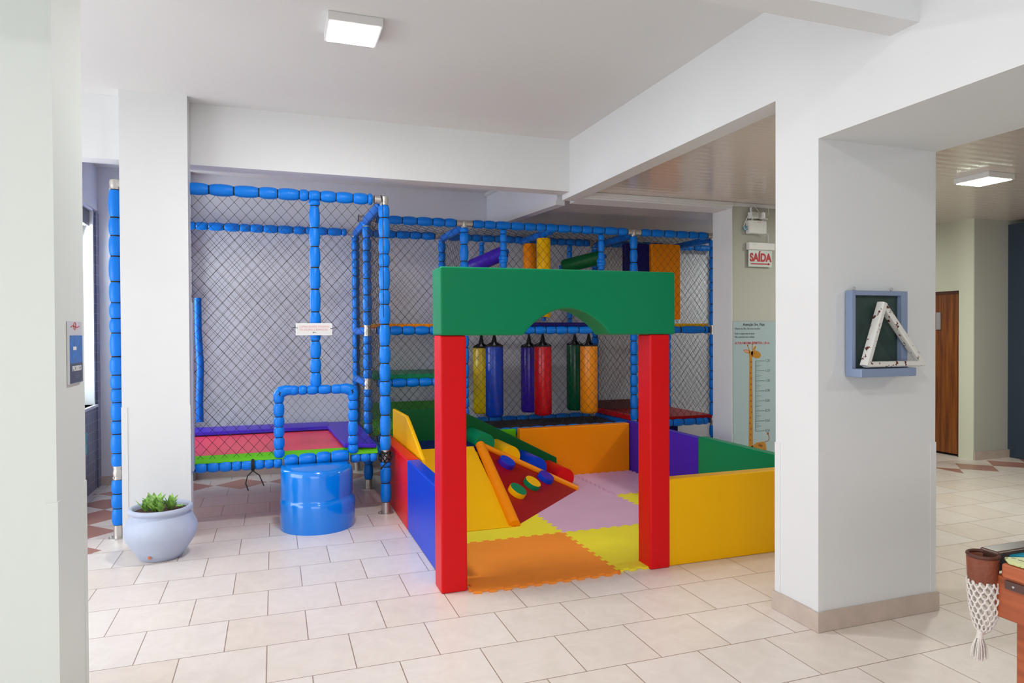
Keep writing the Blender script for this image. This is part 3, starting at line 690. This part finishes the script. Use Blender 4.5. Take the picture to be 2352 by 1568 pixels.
# corner climbing unit
AP = Vector((1.86, 6.24, 0.50)); BB = Vector((1.82, 5.14, 0.015)); CC = Vector((2.85, 6.16, 0.015))
o = MB().box(1.15, 1.855, 6.24, 6.73, 0.016, 0.44).build('foam_platform', V['yellow'], None, bevel=0.01)
pf = tag(relocate(o, (1.5, 6.5, 0.016)), 'square yellow foam platform with navy top in the back left corner of the pen', 'foam platform')
o = MB().box(1.15, 1.855, 6.24, 6.73, 0.44, 0.50).build('platform_top', V['navy'], None, bevel=0.008)
o.parent = pf; o.matrix_parent_inverse = Matrix.Translation(-pf.location); o['label'] = 'navy top pad'
o = MB().prism([(1.15, 6.235, 0.016), (1.15, 6.235, 0.50), (1.15, 5.14, 0.024), (1.15, 5.14, 0.016)], (0.645, 0, 0)).build('foam_slide', V['yellow'], None, bevel=0.006)
tag(relocate(o, (1.5, 5.7, 0.016)), 'yellow foam slide wedge running down toward the left red post', 'foam slide')
o = MB().prism([(1.865, 6.245, 0.016), (1.865, 6.245, 0.44), (2.83, 6.245, 0.03), (2.83, 6.245, 0.016)], (0, 0.485, 0)).build('roller_ramp', V['dred'], None, bevel=0.006)
ramp = tag(relocate(o, (2.3, 6.5, 0.016)), 'foam ramp carrying a row of coloured rollers along the dark green panel', 'foam ramp')
for x, z, r, m, lb in ((1.915, 0.515, 0.098, V['green'], 'green cylinder step at the top'), (2.175, 0.375, 0.10, V['yellow'], 'yellow cylinder step'),
                   (2.455, 0.245, 0.10, V['blue'], 'blue cylinder step'), (2.755, 0.118, 0.098, V['red'], 'red cylinder step at the bottom')):
    q = MB().lathe((x, 6.245, z), (0, 1, 0), [(0, r*0.96), (0.008, r), (0.477, r), (0.485, r*0.96)], 28).build('roller_step', m, ramp, smooth=True)
    q.matrix_parent_inverse = Matrix.Translation(-ramp.location); q['label'] = lb
# triangular climbing wedge
nrm = (BB-AP).cross(CC-AP).normalized()
if nrm.z < 0: nrm = -nrm
cw = thing('climbing_wedge', 'dark red triangular climbing wedge with round holds and orange edges', 'climbing wedge', (1.9, 6.1, 0.016))
base = Vector((1.862, 6.236, 0.016))
mb = MB(); mb.add([AP+Vector((0.004, -0.004, -0.005)), BB+Vector((0.004, 0, 0)), CC+Vector((0, -0.004, 0)), base], [(0, 1, 2), (0, 3, 1), (0, 2, 3), (1, 3, 2)]); mb.build('panel', V['dred'], cw)
MB().path([AP+nrm*0.005+(BB-AP)*0.0, AP*0.5+BB*0.5+nrm*0.005, BB+nrm*0.005-(BB-AP)*0.01], [0.046, 0.05, 0.05], 18).build('edge_bolster', V['orange'], cw, smooth=True, bevel=0)
MB().path([AP+nrm*0.008+(CC-AP)*0.02, AP*0.5+CC*0.5+nrm*0.008, CC+nrm*0.004-(CC-AP)*0.01], [0.030, 0.030, 0.032], 18).build('edge_bolster', V['orange'], cw, smooth=True)
for (x, y, z), r, m1, m2 in (((2.058, 6.075, 0.328), 0.082, V['blue'], V['purple']), ((2.466, 6.098, 0.152), 0.080, V['purple'], V['blue']),
                             ((2.240, 5.884, 0.155), 0.082, V['yellow'], V['green']), ((2.011, 5.653, 0.152), 0.083, V['green'], V['yellow'])):
    p = Vector((x, y, z)); p -= nrm*((p-AP).dot(nrm)) ; p -= nrm*0.004
    hd = MB().lathe(p, nrm, [(0, r), (0.045, r), (0.052, r*0.97)], 28, mis=[1, 1]).lathe(p+nrm*0.0525, nrm, [(0, r*0.96), (0.004, r*0.94)], 28, mis=[0])
    hd.build('climbing_hold', [m1, m2], cw, smooth=True)
# side panels
o = MB().prism([(2.87, 6.797, 0.016), (2.87, 6.797, 0.22), (1.92, 6.797, 0.735), (1.60, 6.797, 0.815), (1.19, 6.797, 0.815), (1.19, 6.797, 0.016)], (0, -0.001, 0)).build('x', V['dgreen'])
bpy.data.objects.remove(o)
o = MB().prism([(2.468, 6.80, 0.016), (2.468, 6.80, 0.42), (1.89, 6.80, 0.735), (1.60, 6.80, 0.812), (1.19, 6.80, 0.812), (1.19, 6.80, 0.016)], (0, 0.09, 0)).add([], []).build('side_panel', V['dgreen'], None, bevel=0.006)
bpy.data.objects.remove(o)
o = MB().prism([(2.87, 6.735, 0.016), (2.87, 6.735, 0.235), (1.90, 6.735, 0.74), (1.60, 6.735, 0.815), (1.19, 6.735, 0.815), (1.19, 6.735, 0.016)], (0, 0.055, 0)).build('side_panel', V['dgreen'], None, bevel=0.006)
tag(relocate(o, (2.0, 6.76, 0.016)), 'long dark green foam panel sloping down along the back of the pen', 'foam panel')
o = MB().prism([(1.115, 6.78, 0.016), (1.115, 6.78, 0.83), (1.115, 6.10, 0.835), (1.115, 5.98, 0.80), (1.115, 5.38, 0.57), (1.115, 5.16, 0.10), (1.115, 5.14, 0.016)], (0.032, 0, 0)).build('side_panel', V['yellow'], None, bevel=0.01)
tag(relocate(o, (1.13, 6.0, 0.016)), 'yellow foam side panel rising above the low red wall', 'foam panel')

# ------------------------------------------------------------------ potted plant
pt = thing('potted_plant', 'wide pale blue clay pot with a small leafy plant, before the left column', 'potted plant', (-0.765, 5.36, 0))
POT = mat('painted_clay', (184, 194, 216), 0.6, bump=0.35, bscale=26, var=0.05, vscale=6)
pr = [(0, 0.125), (0.006, 0.135), (0.06, 0.172), (0.12, 0.212), (0.17, 0.232), (0.205, 0.237), (0.24, 0.232), (0.28, 0.212), (0.305, 0.196), (0.318, 0.188), (0.325, 0.192), (0.332, 0.205), (0.345, 0.210), (0.358, 0.206), (0.364, 0.195), (0.36, 0.182), (0.345, 0.176), (0.30, 0.176)]
MB().lathe((-0.765, 5.36, 0), (0, 0, 1), pr, 48).build('pot', POT, pt, smooth=True, angle=60)
MB().lathe((-0.765, 5.36, 0.30), (0, 0, 1), [(0, 0.17), (0.03, 0.175), (0.034, 0.10), (0.036, 0.01)], 32).build('soil', mat('dark_soil', (92, 66, 56), 0.9, bump=1.0, bscale=60, var=0.3, vscale=30), pt, smooth=True)
o = MB().lathe((-0.815, 5.200, 0.045), (-0.25, -1.0, -0.45), [(0, 0.014), (0.004, 0.010)], 7).build('paint_chip', mat('bare_terracotta', (214, 120, 84), 0.8), pt)
LEAF = mat('leaf_green', (142, 190, 92), 0.4, var=0.5, vscale=45, bump=0.3, bscale=30)
lf = MB()
def leaf(base, d, L, wd, curl):
    base = Vector(base); d = Vector(d).normalized(); s = d.cross(Vector((0, 0, 1))).normalized(); up = s.cross(d)
    n = 6; vs = []; 
    for i in range(n+1):
        t = i/n; wv = wd*math.sin(PI*min(1, t*0.93+0.06))**0.75*(1-0.55*t)
        c = base + d*L*t + up*(curl*L*math.sin(t*PI*0.8)) - Vector((0, 0, 1))*L*0.10*t*t
        vs += [c - s*wv + up*wv*0.35, c, c + s*wv + up*wv*0.35]
    fs = []
    for i in range(n):
        a = i*3; fs += [(a, a+1, a+4, a+3), (a+1, a+2, a+5, a+4)]
    lf.add(vs, fs)
for cxx, cyy, cnt, sc in ((-0.80, 5.33, 13, 1.0), (-0.70, 5.36, 9, 0.85), (-0.86, 5.36, 8, 0.75), (-0.76, 5.30, 8, 0.8)):
    for k in range(cnt):
        an = 2*PI*k/cnt+random.uniform(-0.4, 0.4); el = random.uniform(0.85, 1.5)
        leaf((cxx+0.01*math.cos(an), cyy+0.01*math.sin(an), 0.33), (math.cos(an)*math.cos(el), math.sin(an)*math.cos(el), math.sin(el)), random.uniform(0.09, 0.165)*sc, random.uniform(0.026, 0.044)*sc, random.uniform(-0.05, 0.12))
for k in range(6):
    an = k*1.05; leaf((-0.645, 5.37, 0.335), (math.cos(an), math.sin(an), 0.5), 0.05, 0.012, 0.1)
lf.build('foliage', LEAF, pt, smooth=True, angle=80)

# ------------------------------------------------------------------ lights on the ceilings
def clamp_lamp(x, y, z, s, m, label):
    t = thing('ceiling_light', label, 'ceiling light', (x, y, z))
    MB().box(x-s/2, x+s/2, y-s/2, y+s/2, z-0.05, z).build('housing', WHITEP, t, bevel=0.004)
    MB().box(x-s/2+0.016, x+s/2-0.016, y-s/2+0.016, y+s/2-0.016, z-0.054, z-0.0485).build('diffuser', m, t)
clamp_lamp(0.463, 4.17, ZC, 0.315, LAMP, 'square white ceiling light glowing on the main plaster ceiling')
clamp_lamp(0.463, 0.6, ZC, 0.315, LAMP, 'unseen square ceiling light added as fill above the camera side of the room')  # housing added for the unseen fill light on the camera side
clamp_lamp(5.4, 0.4, ZP, 0.32, LAMPG, 'unseen square ceiling light added as fill on the near plank ceiling')  # housing added for the unseen fill light under the near planks
clamp_lamp(6.3, 7.1, ZP, 0.32, LAMPG, 'square ceiling light on the plank ceiling behind the chart wall')
clamp_lamp(5.96, 4.31, ZP, 0.32, LAMPG, 'square ceiling light glowing on the plank ceiling at the right')

# ------------------------------------------------------------------ emergency light, exit sign, chart
yw = 6.012
em = thing('emergency_light', 'white twin-head emergency light high on the wall above the exit sign', 'emergency light', (4.87, 6.0, 2.62))
MB().box(4.755, 4.985, 5.95, yw, 2.622, 2.765).build('battery_box', WHITEP, em, bevel=0.012)
for x, a in ((4.815, 0.0), (4.945, 0.45)):
    c = Vector((x, 5.965, 2.815)); ca, sa = math.cos(a), math.sin(a)
    b = MB(); P = []
    b.box(-0.05, 0.05, -0.035, 0.025, -0.034, 0.034)
    b.v = [(c.x+X*ca-Y*sa, c.y+X*sa+Y*ca, c.z+Z) for X, Y, Z in b.v]
    hd = b.build('lamp_head', WHITEP, em, bevel=0.006)
    b = MB(); b.box(-0.042, 0.042, -0.042, -0.034, -0.027, 0.027)
    b.v = [(c.x+X*ca-Y*sa, c.y+X*sa+Y*ca, c.z+Z) for X, Y, Z in b.v]
    b.build('reflector', CHROME, em, bevel=0.002)
MB().cyl((4.815, 5.975, 2.76), (4.815, 5.975, 2.79), 0.012, 10).cyl((4.945, 5.975, 2.76), (4.945, 5.975, 2.79), 0.012, 10).build('bracket', STEEL, em)
MB().cyl((4.805, 5.985, 2.85), (4.805, 5.985, 2.90), 0.012, 10).path([(4.805, 5.985, 2.90), (4.84, 5.985, 2.925), (4.88, 5.985, 2.89), (4.93, 5.985, 2.84), (5.02, 6.0, 2.80), (5.05, 6.0, 2.84), (5.04, 6.0, 2.93)], 0.004, 6).path([(4.77, 5.975, 2.83), (4.73, 5.97, 2.76), (4.70, 5.97, 2.70), (4.72, 5.97, 2.66), (4.755, 5.97, 2.69)], 0.004, 6).path([(4.90, 5.985, 2.62), (4.95, 5.985, 2.60), (5.02, 6.0, 2.62)], 0.0025, 6).build('cable', WHITEP, em, smooth=True)
MB().box(4.725, 4.75, 5.975, 6.01, 2.66, 2.70).build('connector', mat('blue_plug', (60, 160, 190), 0.4), em, bevel=0.003)
text('•  •', 0.03, (4.88, 5.9485, 2.735), (1, 0, 0), (0, 0, 1), REDINK, em, 'indicator')
ex = thing('exit_sign', 'white exit sign with red SAÍDA lettering and arrow below the emergency light', 'exit sign', (4.92, 6.0, 2.28))
MB().box(4.762, 5.098, 5.96, yw, 2.455, 2.53).build('housing', WHITEP, ex, bevel=0.004)
MB().box(4.775, 5.078, 5.985, 5.992, 2.275, 2.456).build('panel', mat('frosted_acrylic', (214, 224, 220), 0.25), ex, bevel=0.001)
text('SAÍDA', 0.118, (4.927, 5.9845, 2.335), (1, 0, 0), (0, 0, 1), REDINK, ex, bold=0.0055, sx=0.84)
MB().box(4.80, 5.03, 5.983, 5.985, 2.300, 2.312).prism([(5.025, 5.983, 2.292), (5.055, 5.983, 2.306), (5.025, 5.983, 2.320)], (0, 0.002, 0)).build('arrow', REDINK, ex)
text('— —', 0.02, (4.83, 5.9595, 2.50), (1, 0, 0), (0, 0, 1), GREYINK, ex, 'marking')
MB().lathe((4.93, 5.962, 2.492), (0, -1, 0), [(0, 0.004), (0.004, 0.003)], 8).build('indicator', mat('red_led', (255, 90, 90), 0.4, emit=(255, 60, 60), estr=2.0), ex)
MB().path([(5.04, 6.0, 2.53), (5.045, 6.0, 2.60), (5.03, 6.0, 2.65), (5.04, 6.0, 2.70)], 0.003, 6).build('cable', WHITEP, ex, smooth=True)

ch = thing('height_chart', 'pale blue wall poster with giraffe height ruler beside the white reveal', 'poster', (4.9, 6.01, 0.02))
MB().box(4.592, 5.36, 6.008, 6.0115, 0.11, 1.69).build('sheet', CHARTM, ch)
R3, U3 = (1, 0, 0), (0, 0, 1); yp = 6.0078
text('Atenção Srs. Pais:', 0.040, (4.860, yp, 1.645), R3, U3, GREYINK, ch, bold=0.0008)
text('• Observe seus filhos. Não temos monitores.', 0.030, (4.605, yp, 1.605), R3, U3, GREYINK, ch, align='LEFT', sx=0.62)
text('• Retire os sapatos antes de entrar.', 0.030, (4.605, yp, 1.553), R3, U3, GREYINK, ch, align='LEFT', sx=0.62)
text('• Não é permitido entrar molhado.', 0.030, (4.605, yp, 1.517), R3, U3, GREYINK, ch, align='LEFT', sx=0.62)
text('ALTURA MÁXIMA PERMITIDA: 1.20 cm', 0.036, (4.617, yp, 1.449), R3, U3, REDINK, ch, align='LEFT', bold=0.0006, sx=0.74)
rb = MB()
z0, z1 = 0.512, 1.268; xr0 = 4.882
rb.box(xr0-0.003, xr0+0.003, yp-0.001, yp, z0, z1)
for k in range(8):
    z = z0+(z1-z0)*k/7; rb.box(xr0, xr0+0.118, yp-0.001, yp, z-0.003, z+0.003)
    if k < 7:
        for q in (0.2, 0.4, 0.5, 0.6, 0.8):
            zz = z+(z1-z0)/7*q; rb.box(xr0, xr0+(0.075 if q == 0.5 else 0.045), yp-0.001, yp, zz-0.0016, zz+0.0016)
rb.build('ruler', mat('grey_green_print', (92, 122, 112), 0.5), ch)
for k, s in enumerate(('0.50', '0.60', '0.70', '0.80', '0.90', '1.00', '1.10', '1.20')):
    text(s, 0.042, (xr0+0.125, yp, z0+(z1-z0)*k/7-0.013), R3, U3, mat('ruler_grey', (92, 104, 104), 0.5) if k == 0 else bpy.data.materials['ruler_grey'], ch, 'numeral', align='LEFT', sx=0.85)
def flat(pts, y=yp, t=0.001): return MB().prism([(x, y, z) for x, z in pts], (0, -t, 0))
def ell(cx_, cz, a, b, rot=0, n=28): return [(cx_+a*math.cos(2*PI*i/n)*math.cos(rot)-b*math.sin(2*PI*i/n)*math.sin(rot), cz+a*math.cos(2*PI*i/n)*math.sin(rot)+b*math.sin(2*PI*i/n)*math.cos(rot)) for i in range(n)]
g = flat([(4.790, 0.30), (4.800, 1.30), (4.795, 1.36), (4.815, 1.375), (4.85, 1.37), (4.838, 1.30), (4.846, 0.30)])
g.prism([(x, yp, z) for x, z in ell(4.885, 1.338, 0.066, 0.040, -0.28)], (0, -0.001, 0))
g.prism([(x, yp, z) for x, z in [(4.79, 0.18), (4.79, 0.34), (4.84, 0.36), (4.90, 0.39), (4.98, 0.395), (5.01, 0.38), (5.025, 0.30), (5.02, 0.18)]], (0, -0.001, 0))
g.prism([(x, yp, z) for x, z in [(4.80, 0.18), (4.83, 0.18), (4.83, 0.111), (4.80, 0.111)]], (0, -0.001, 0)).prism([(x, yp, z) for x, z in [(4.98, 0.18), (5.01, 0.18), (5.01, 0.111), (4.98, 0.111)]], (0, -0.001, 0))
g.prism([(x, yp, z) for x, z in ell(4.868, 1.405, 0.030, 0.013, 0.95)], (0, -0.001, 0))
for (xa1, za1, xb1, zb1) in ((4.806, 1.37, 4.778, 1.435), (4.838, 1.375, 4.840, 1.45)):
    g.prism([(xa1-0.005, yp, za1), (xb1-0.004, yp, zb1), (xb1+0.004, yp, zb1), (xa1+0.005, yp, za1)], (0, -0.001, 0)); g.prism([(x, yp, z) for x, z in ell(xb1, zb1, 0.009, 0.009)], (0, -0.001, 0))
g.prism([(x, yp, z) for x, z in ell(4.768, 1.372, 0.044, 0.019, -0.22)], (0, -0.001, 0))
g.build('giraffe_print', GIR, ch)
flat(ell(4.762, 1.372, 0.030, 0.011, -0.22), yp-0.0011, 0.0004).build('ear_print', GIRP, ch)
sp_ = MB(); random.seed(3)
for k in range(15):
    z = 0.42+k*0.06; x = 4.806+random.uniform(0, 0.022); sp_.prism([(a, yp-0.0011, b) for a, b in ell(x, z, 0.010, 0.013, random.uniform(0, 1), 7)], (0, -0.0004, 0))
for x, z in ((4.86, 0.33), (4.91, 0.29), (4.955, 0.35), (4.985, 0.30), (4.93, 0.36), (4.83, 0.28), (4.95, 0.24)): sp_.prism([(a, yp-0.0011, b) for a, b in ell(x, z, 0.018, 0.016, 0.3, 8)], (0, -0.0004, 0))
sp_.prism([(a, yp-0.0011, b) for a, b in ell(4.868, 1.350, 0.005, 0.009)], (0, -0.0006, 0))
sp_.path([(5.0, yp-0.001, 0.392), (5.045, yp-0.001, 0.40), (5.060, yp-0.001, 0.43), (5.045, yp-0.001, 0.47)], 0.0035, 5).prism([(a, yp-0.0011, b) for a, b in ell(5.042, 0.480, 0.013, 0.014)], (0, -0.0006, 0))
sp_.build('spots_print', GIRD, ch)

# ------------------------------------------------------------------ sign on the near left pillar
ps = thing('pillar_sign', 'narrow blue and grey notice plate screwed to the near left pillar', 'sign', (-0.795, 3.34, 1.37))
xs = -0.804+0.0
MB().box(xs+0.0, xs+0.008, 3.243, 3.447, 1.369, 1.632).build('plate', mat('pale_grey_plastic', (206, 206, 212), 0.3), ps, bevel=0.001)
MB().box(xs+0.008, xs+0.0095, 3.255, 3.447, 1.455, 1.572).build('blue_field', mat('blue_print', (40, 110, 190), 0.3, var=0.25, vscale=40), ps)
MB().box(xs+0.008, xs+0.0095, 3.255, 3.447, 1.372, 1.455).build('dark_field', mat('dark_slate_print', (60, 66, 84), 0.3), ps)
MB().box(xs+0.0095, xs+0.0105, 3.30, 3.345, 1.51, 1.525).build('white_patch', WHITEP, ps)
RY = (0, 1, 0)
text('PROIBIDO', 0.031, (xs+0.0104, 3.352, 1.422), RY, U3, WHITEP, ps, bold=0.0005)
for k in range(3): text('—————', 0.014, (xs+0.0104, 3.352, 1.408-0.009*k), RY, U3, mat('pale_print', (170, 172, 180), 0.4) if k == 0 else bpy.data.materials['pale_print'], ps, 'fine_print')
MB().torus((xs+0.0086, 3.33, 1.612), (1, 0, 0), 0.016, 0.0015, 16, 4).path([(xs+0.009, 3.27, 1.607), (xs+0.009, 3.30, 1.614), (xs+0.009, 3.36, 1.606), (xs+0.009, 3.40, 1.612)], 0.0014, 4).build('emblem', REDINK, ps)

# sign board fixed to the back of the left column
o = MB().box(-0.618, -0.600, 5.86, 5.95, 0.50, 1.83).build('wall_board', mat('pale_lilac_board', (176, 182, 206), 0.4), None, bevel=0.004)
tag(relocate(o, (-0.609, 5.905, 0.50)), 'narrow pale lilac board seen edge-on against the left column', 'board')

# ------------------------------------------------------------------ chalkboard and rack on the right pillar
yf = 2.808
cb = thing('chalkboard', 'small green chalkboard in a blue wooden frame hung on the right pillar', 'chalkboard', (3.05, 2.79, 1.33))
BLUEW = mat('blue_painted_wood', (136, 152, 184), 0.5, bump=0.2, bscale=60)
MB().box(2.872, 3.21, 2.788, 2.800, 1.375, 1.77).build('slate', mat('green_slate', (48, 68, 64), 0.6, var=0.15, vscale=12), cb)
fr = MB()
fr.box(2.857, 2.882, 2.762, yf, 1.375, 1.79).box(3.200, 3.245, 2.762, yf, 1.375, 1.79).box(2.882, 3.200, 2.762, yf, 1.765, 1.79)
fr.build('frame', BLUEW, cb, bevel=0.002, bseg=1)
MB().box(2.857, 3.236, 2.700, yf, 1.336, 1.380).build('chalk_ledge', BLUEW, cb, bevel=0.003, bseg=1)
hk = MB()
for x in (2.905, 3.165): hk.torus((x, 2.795, 1.802), (0, 1, 0), 0.008, 0.0018, 14, 6).cyl((x, 2.795, 1.788), (x, 2.795, 1.796), 0.002, 6)
hk.build('hanging_hook', STEEL, cb, smooth=True)
rk = thing('billiard_rack', 'white wooden triangle rack with chipped paint leaning on the chalkboard ledge', 'triangle rack', (3.05, 2.73, 1.38))
Aq, Bq, Cq = Vector((3.030, 2.735, 1.712)), Vector((2.905, 2.722, 1.402)), Vector((3.292, 2.722, 1.402))
def bar(p, q, wd, th, m):
    p = Vector(p); q = Vector(q); d = (q-p).normalized(); n = Vector((0, 1, 0)); s = d.cross(n).normalized()
    prof = []
    for k in range(10):
        an = 2*PI*k/10; prof.append((math.copysign(abs(math.cos(an))**0.6, math.cos(an))*wd/2, math.copysign(abs(math.sin(an))**0.6, math.sin(an))*th/2))
    vs = [p+s*a+n*b for a, b in prof]+[q+s*a+n*b for a, b in prof]
    MB_ = MB(); MB_.add(vs, [(i, (i+1) % 10, (i+1) % 10+10, i+10) for i in range(10)]+[tuple(range(10))[::-1], tuple(range(10, 20))])
    return MB_.build('bar', m, rk, smooth=True)
bar(Aq+Vector((0.004, 0, 0.012)), Bq+Vector((-0.004, 0, -0.008)), 0.038, 0.05, CHIP)
bar(Aq+Vector((0.004, 0.003, 0.005)), Cq+Vector((0.006, 0.003, 0)), 0.034, 0.046, CHIP)
bar(Bq+Vector((0.005, 0.002, 0.0)), Cq+Vector((0.012, 0.002, 0.0)), 0.032, 0.048, CHIP)

# ------------------------------------------------------------------ pool table (corner in view)
pl = thing('pool_table', 'wooden pool table with turquoise cloth, its corner pocket entering at lower right', 'pool table', (2.95, 0.7, 0))
x0, x1, yb0, yb1 = 2.33, 3.52, -0.45, 1.66
CLOTH = mat('turquoise_cloth', (0, 140, 168), 0.85, bump=0.1, bscale=500)
MB().box(x0+0.01, x1-0.01, yb0+0.01, yb1-0.01, 0.592, 0.735).build('apron', RAILW, pl, bevel=0.004)
DKW = wood_mat('dark_top_rail', (66, 44, 36), (90, 64, 52), 0.3, False)
MB().box(x0+0.06, x1-0.06, yb0+0.06, yb1-0.006, 0.735, 0.76).build('playing_bed', CLOTH, pl)
MB().box(x0-0.005, x0+0.085, yb0, yb1-0.04, 0.735, 0.785).build('side_rail', RAILW, pl, bevel=0.01)
MB().prism([(x0-0.002, yb1-0.065, 0.786), (x0+0.02, yb1-0.035, 0.79), (x0+0.075, yb1-0.06, 0.79), (x0+0.09, yb1-0.2, 0.788), (x0+0.09, yb0+0.1, 0.788), (x0-0.002, yb0+0.1, 0.786)], (0, 0, 0.012)).build('rail_top', CUSH, pl, bevel=0.005)
MB().box(x0+0.035, x1, yb1-0.005, yb1+0.065, 0.735, 0.805).build('end_rail', DKW, pl, bevel=0.01)
MB().box(x1-0.085, x1+0.005, yb0, yb1-0.1, 0.735, 0.80).build('side_rail', RAILW, pl, bevel=0.01)
MB().box(x0+0.1, x1, yb0-0.03, yb0+0.055, 0.735, 0.80).build('end_rail', DKW, pl, bevel=0.01)
MB().prism([(x0+0.09, yb1-0.005, 0.79), (x0+0.16, yb1-0.06, 0.785), (x1-0.2, yb1-0.06, 0.785), (x1-0.15, yb1-0.005, 0.79)], (0, 0, -0.03)).build('cushion', CLOTH, pl)
MB().prism([(x0+0.09, yb1-0.2, 0.785), (x0+0.145, yb1-0.27, 0.78), (x0+0.145, yb0+0.3, 0.78), (x0+0.09, yb0+0.2, 0.785)], (0, 0, -0.03)).build('cushion', CLOTH, pl)
mp_ = MB().box(x0+0.002, x0+0.008, yb1-0.19, yb1-0.05, 0.700, 0.728)
mp_.lathe((x0+0.003, yb1-0.08, 0.714), (-1, 0, 0), [(0, 0.006), (0.005, 0.004)], 8, mis=[1]).lathe((x0+0.003, yb1-0.15, 0.714), (-1, 0, 0), [(0, 0.006), (0.005, 0.004)], 8, mis=[1])
mp_.build('metal_strip', [mat('bronze_strip', (84, 56, 50), 0.4), CHROME], pl)
for x, y in ((x0+0.108, yb1-0.10), (x1-0.1, yb1-0.13), (x0+0.13, yb0+0.1), (x1-0.1, yb0+0.1)):
    MB().prism([(x-0.05, y-0.05, 0.58), (x+0.05, y-0.05, 0.58), (x+0.05, y+0.05, 0.58), (x-0.05, y+0.05, 0.58)], (0, 0, -0.52)).cyl((x, y, 0), (x, y, 0.06), 0.04, 14).build('leg', RAILW, pl, bevel=0.006)
# corner pocket
pcx, pcy = 2.332, 1.685
LEA = mat('brown_leather', (128, 66, 44), 0.45, bump=0.3, bscale=90, var=0.15, vscale=20)
pk = MB()
seg = 28; a0, a1 = math.radians(25), math.radians(290)
def pr_(an, R, z): return (pcx+R*math.cos(an), pcy+R*math.sin(an), z)
rows = [(0.043, 0.702), (0.047, 0.715), (0.049, 0.765), (0.050, 0.785), (0.044, 0.79), (0.041, 0.785), (0.040, 0.705)]
vs = []
for i in range(seg+1):
    an = a0+(a1-a0)*i/seg
    for R, z in rows: vs.append(pr_(an, R, z+ (0.006*math.sin(i*1.7) if z < 0.705 else 0)))
nrw = len(rows); fs = [(i*nrw+j, (i+1)*nrw+j, (i+1)*nrw+(j+1) % nrw, i*nrw+(j+1) % nrw) for i in range(seg) for j in range(nrw)]
fs += [tuple(range(nrw)), tuple(seg*nrw+j for j in range(nrw))[::-1]]
pk.add(vs, fs)
pocket = pk.build('pocket', LEA, pl, smooth=True, angle=50)
q = MB().torus((pcx, pcy, 0.792), (0, 0, 1), 0.046, 0.0065, 36, 8, a0=0, a1=2*PI).build('rim', mat('dark_leather', (84, 44, 34), 0.35), pocket, smooth=True)
q.matrix_parent_inverse = Matrix.Identity(4); q.matrix_world = Matrix.Identity(4)
NETW = mat('white_cotton_cord', (226, 218, 212), 0.8, bump=0.5, bscale=150)
nb = MB(); rows_n = 9; per = 14
def np_(i, j):
    t = j/rows_n; R = 0.047*(1+0.08*math.sin(PI*t)-0.10*t-0.45*t**3.0); an = 2*PI*(i+0.5*(j % 2))/per
    return Vector((pcx+R*math.cos(an)+0.008*math.sin(3*t), pcy+R*math.sin(an), 0.705-0.175*t))
for j in range(rows_n):
    for i in range(per):
        p = np_(i, j)
        for dlt in ((0, 1) if j % 2 else (-1, 0)):
            qn = np_(i+dlt, j+1); mid = p*0.5+qn*0.5+(p-Vector((pcx, pcy, p.z))).normalized()*0.001
            side = Vector((p.x, p.y, qn.z+0.006)); nb.path([p, side*0.55+mid*0.45, qn], [0.0034, 0.0028, 0.0034], 6)
cN = Vector((pcx+0.006*math.sin(3), pcy, 0.522))
for i in range(per):
    nb.path([np_(i, rows_n), cN+Vector((0, 0, -0.008))], [0.0035, 0.005], 6)
nb.build('pocket_net', NETW, pl, smooth=True)
ts = MB().lathe(cN+Vector((-0.015, 0, 0.0)), (-0.1, 0, -1), [(-0.01, 0.010), (0.01, 0.010), (0.02, 0.012)], 12)
for k in range(46):
    an = random.uniform(0, 2*PI); rr = math.sqrt(random.random())
    tp = cN+Vector((-0.016+0.007*rr*math.cos(an), 0.007*rr*math.sin(an), -0.008)); bt = tp+Vector((0.020*rr*math.cos(an)-0.004, 0.020*rr*math.sin(an), -0.075-random.uniform(0, 0.012)))
    ts.path([tp, tp*0.5+bt*0.5+Vector((0.005*rr*math.cos(an), 0.005*rr*math.sin(an), 0)), bt], 0.0018, 4)
ts.build('tassel', NETW, pl, smooth=True)
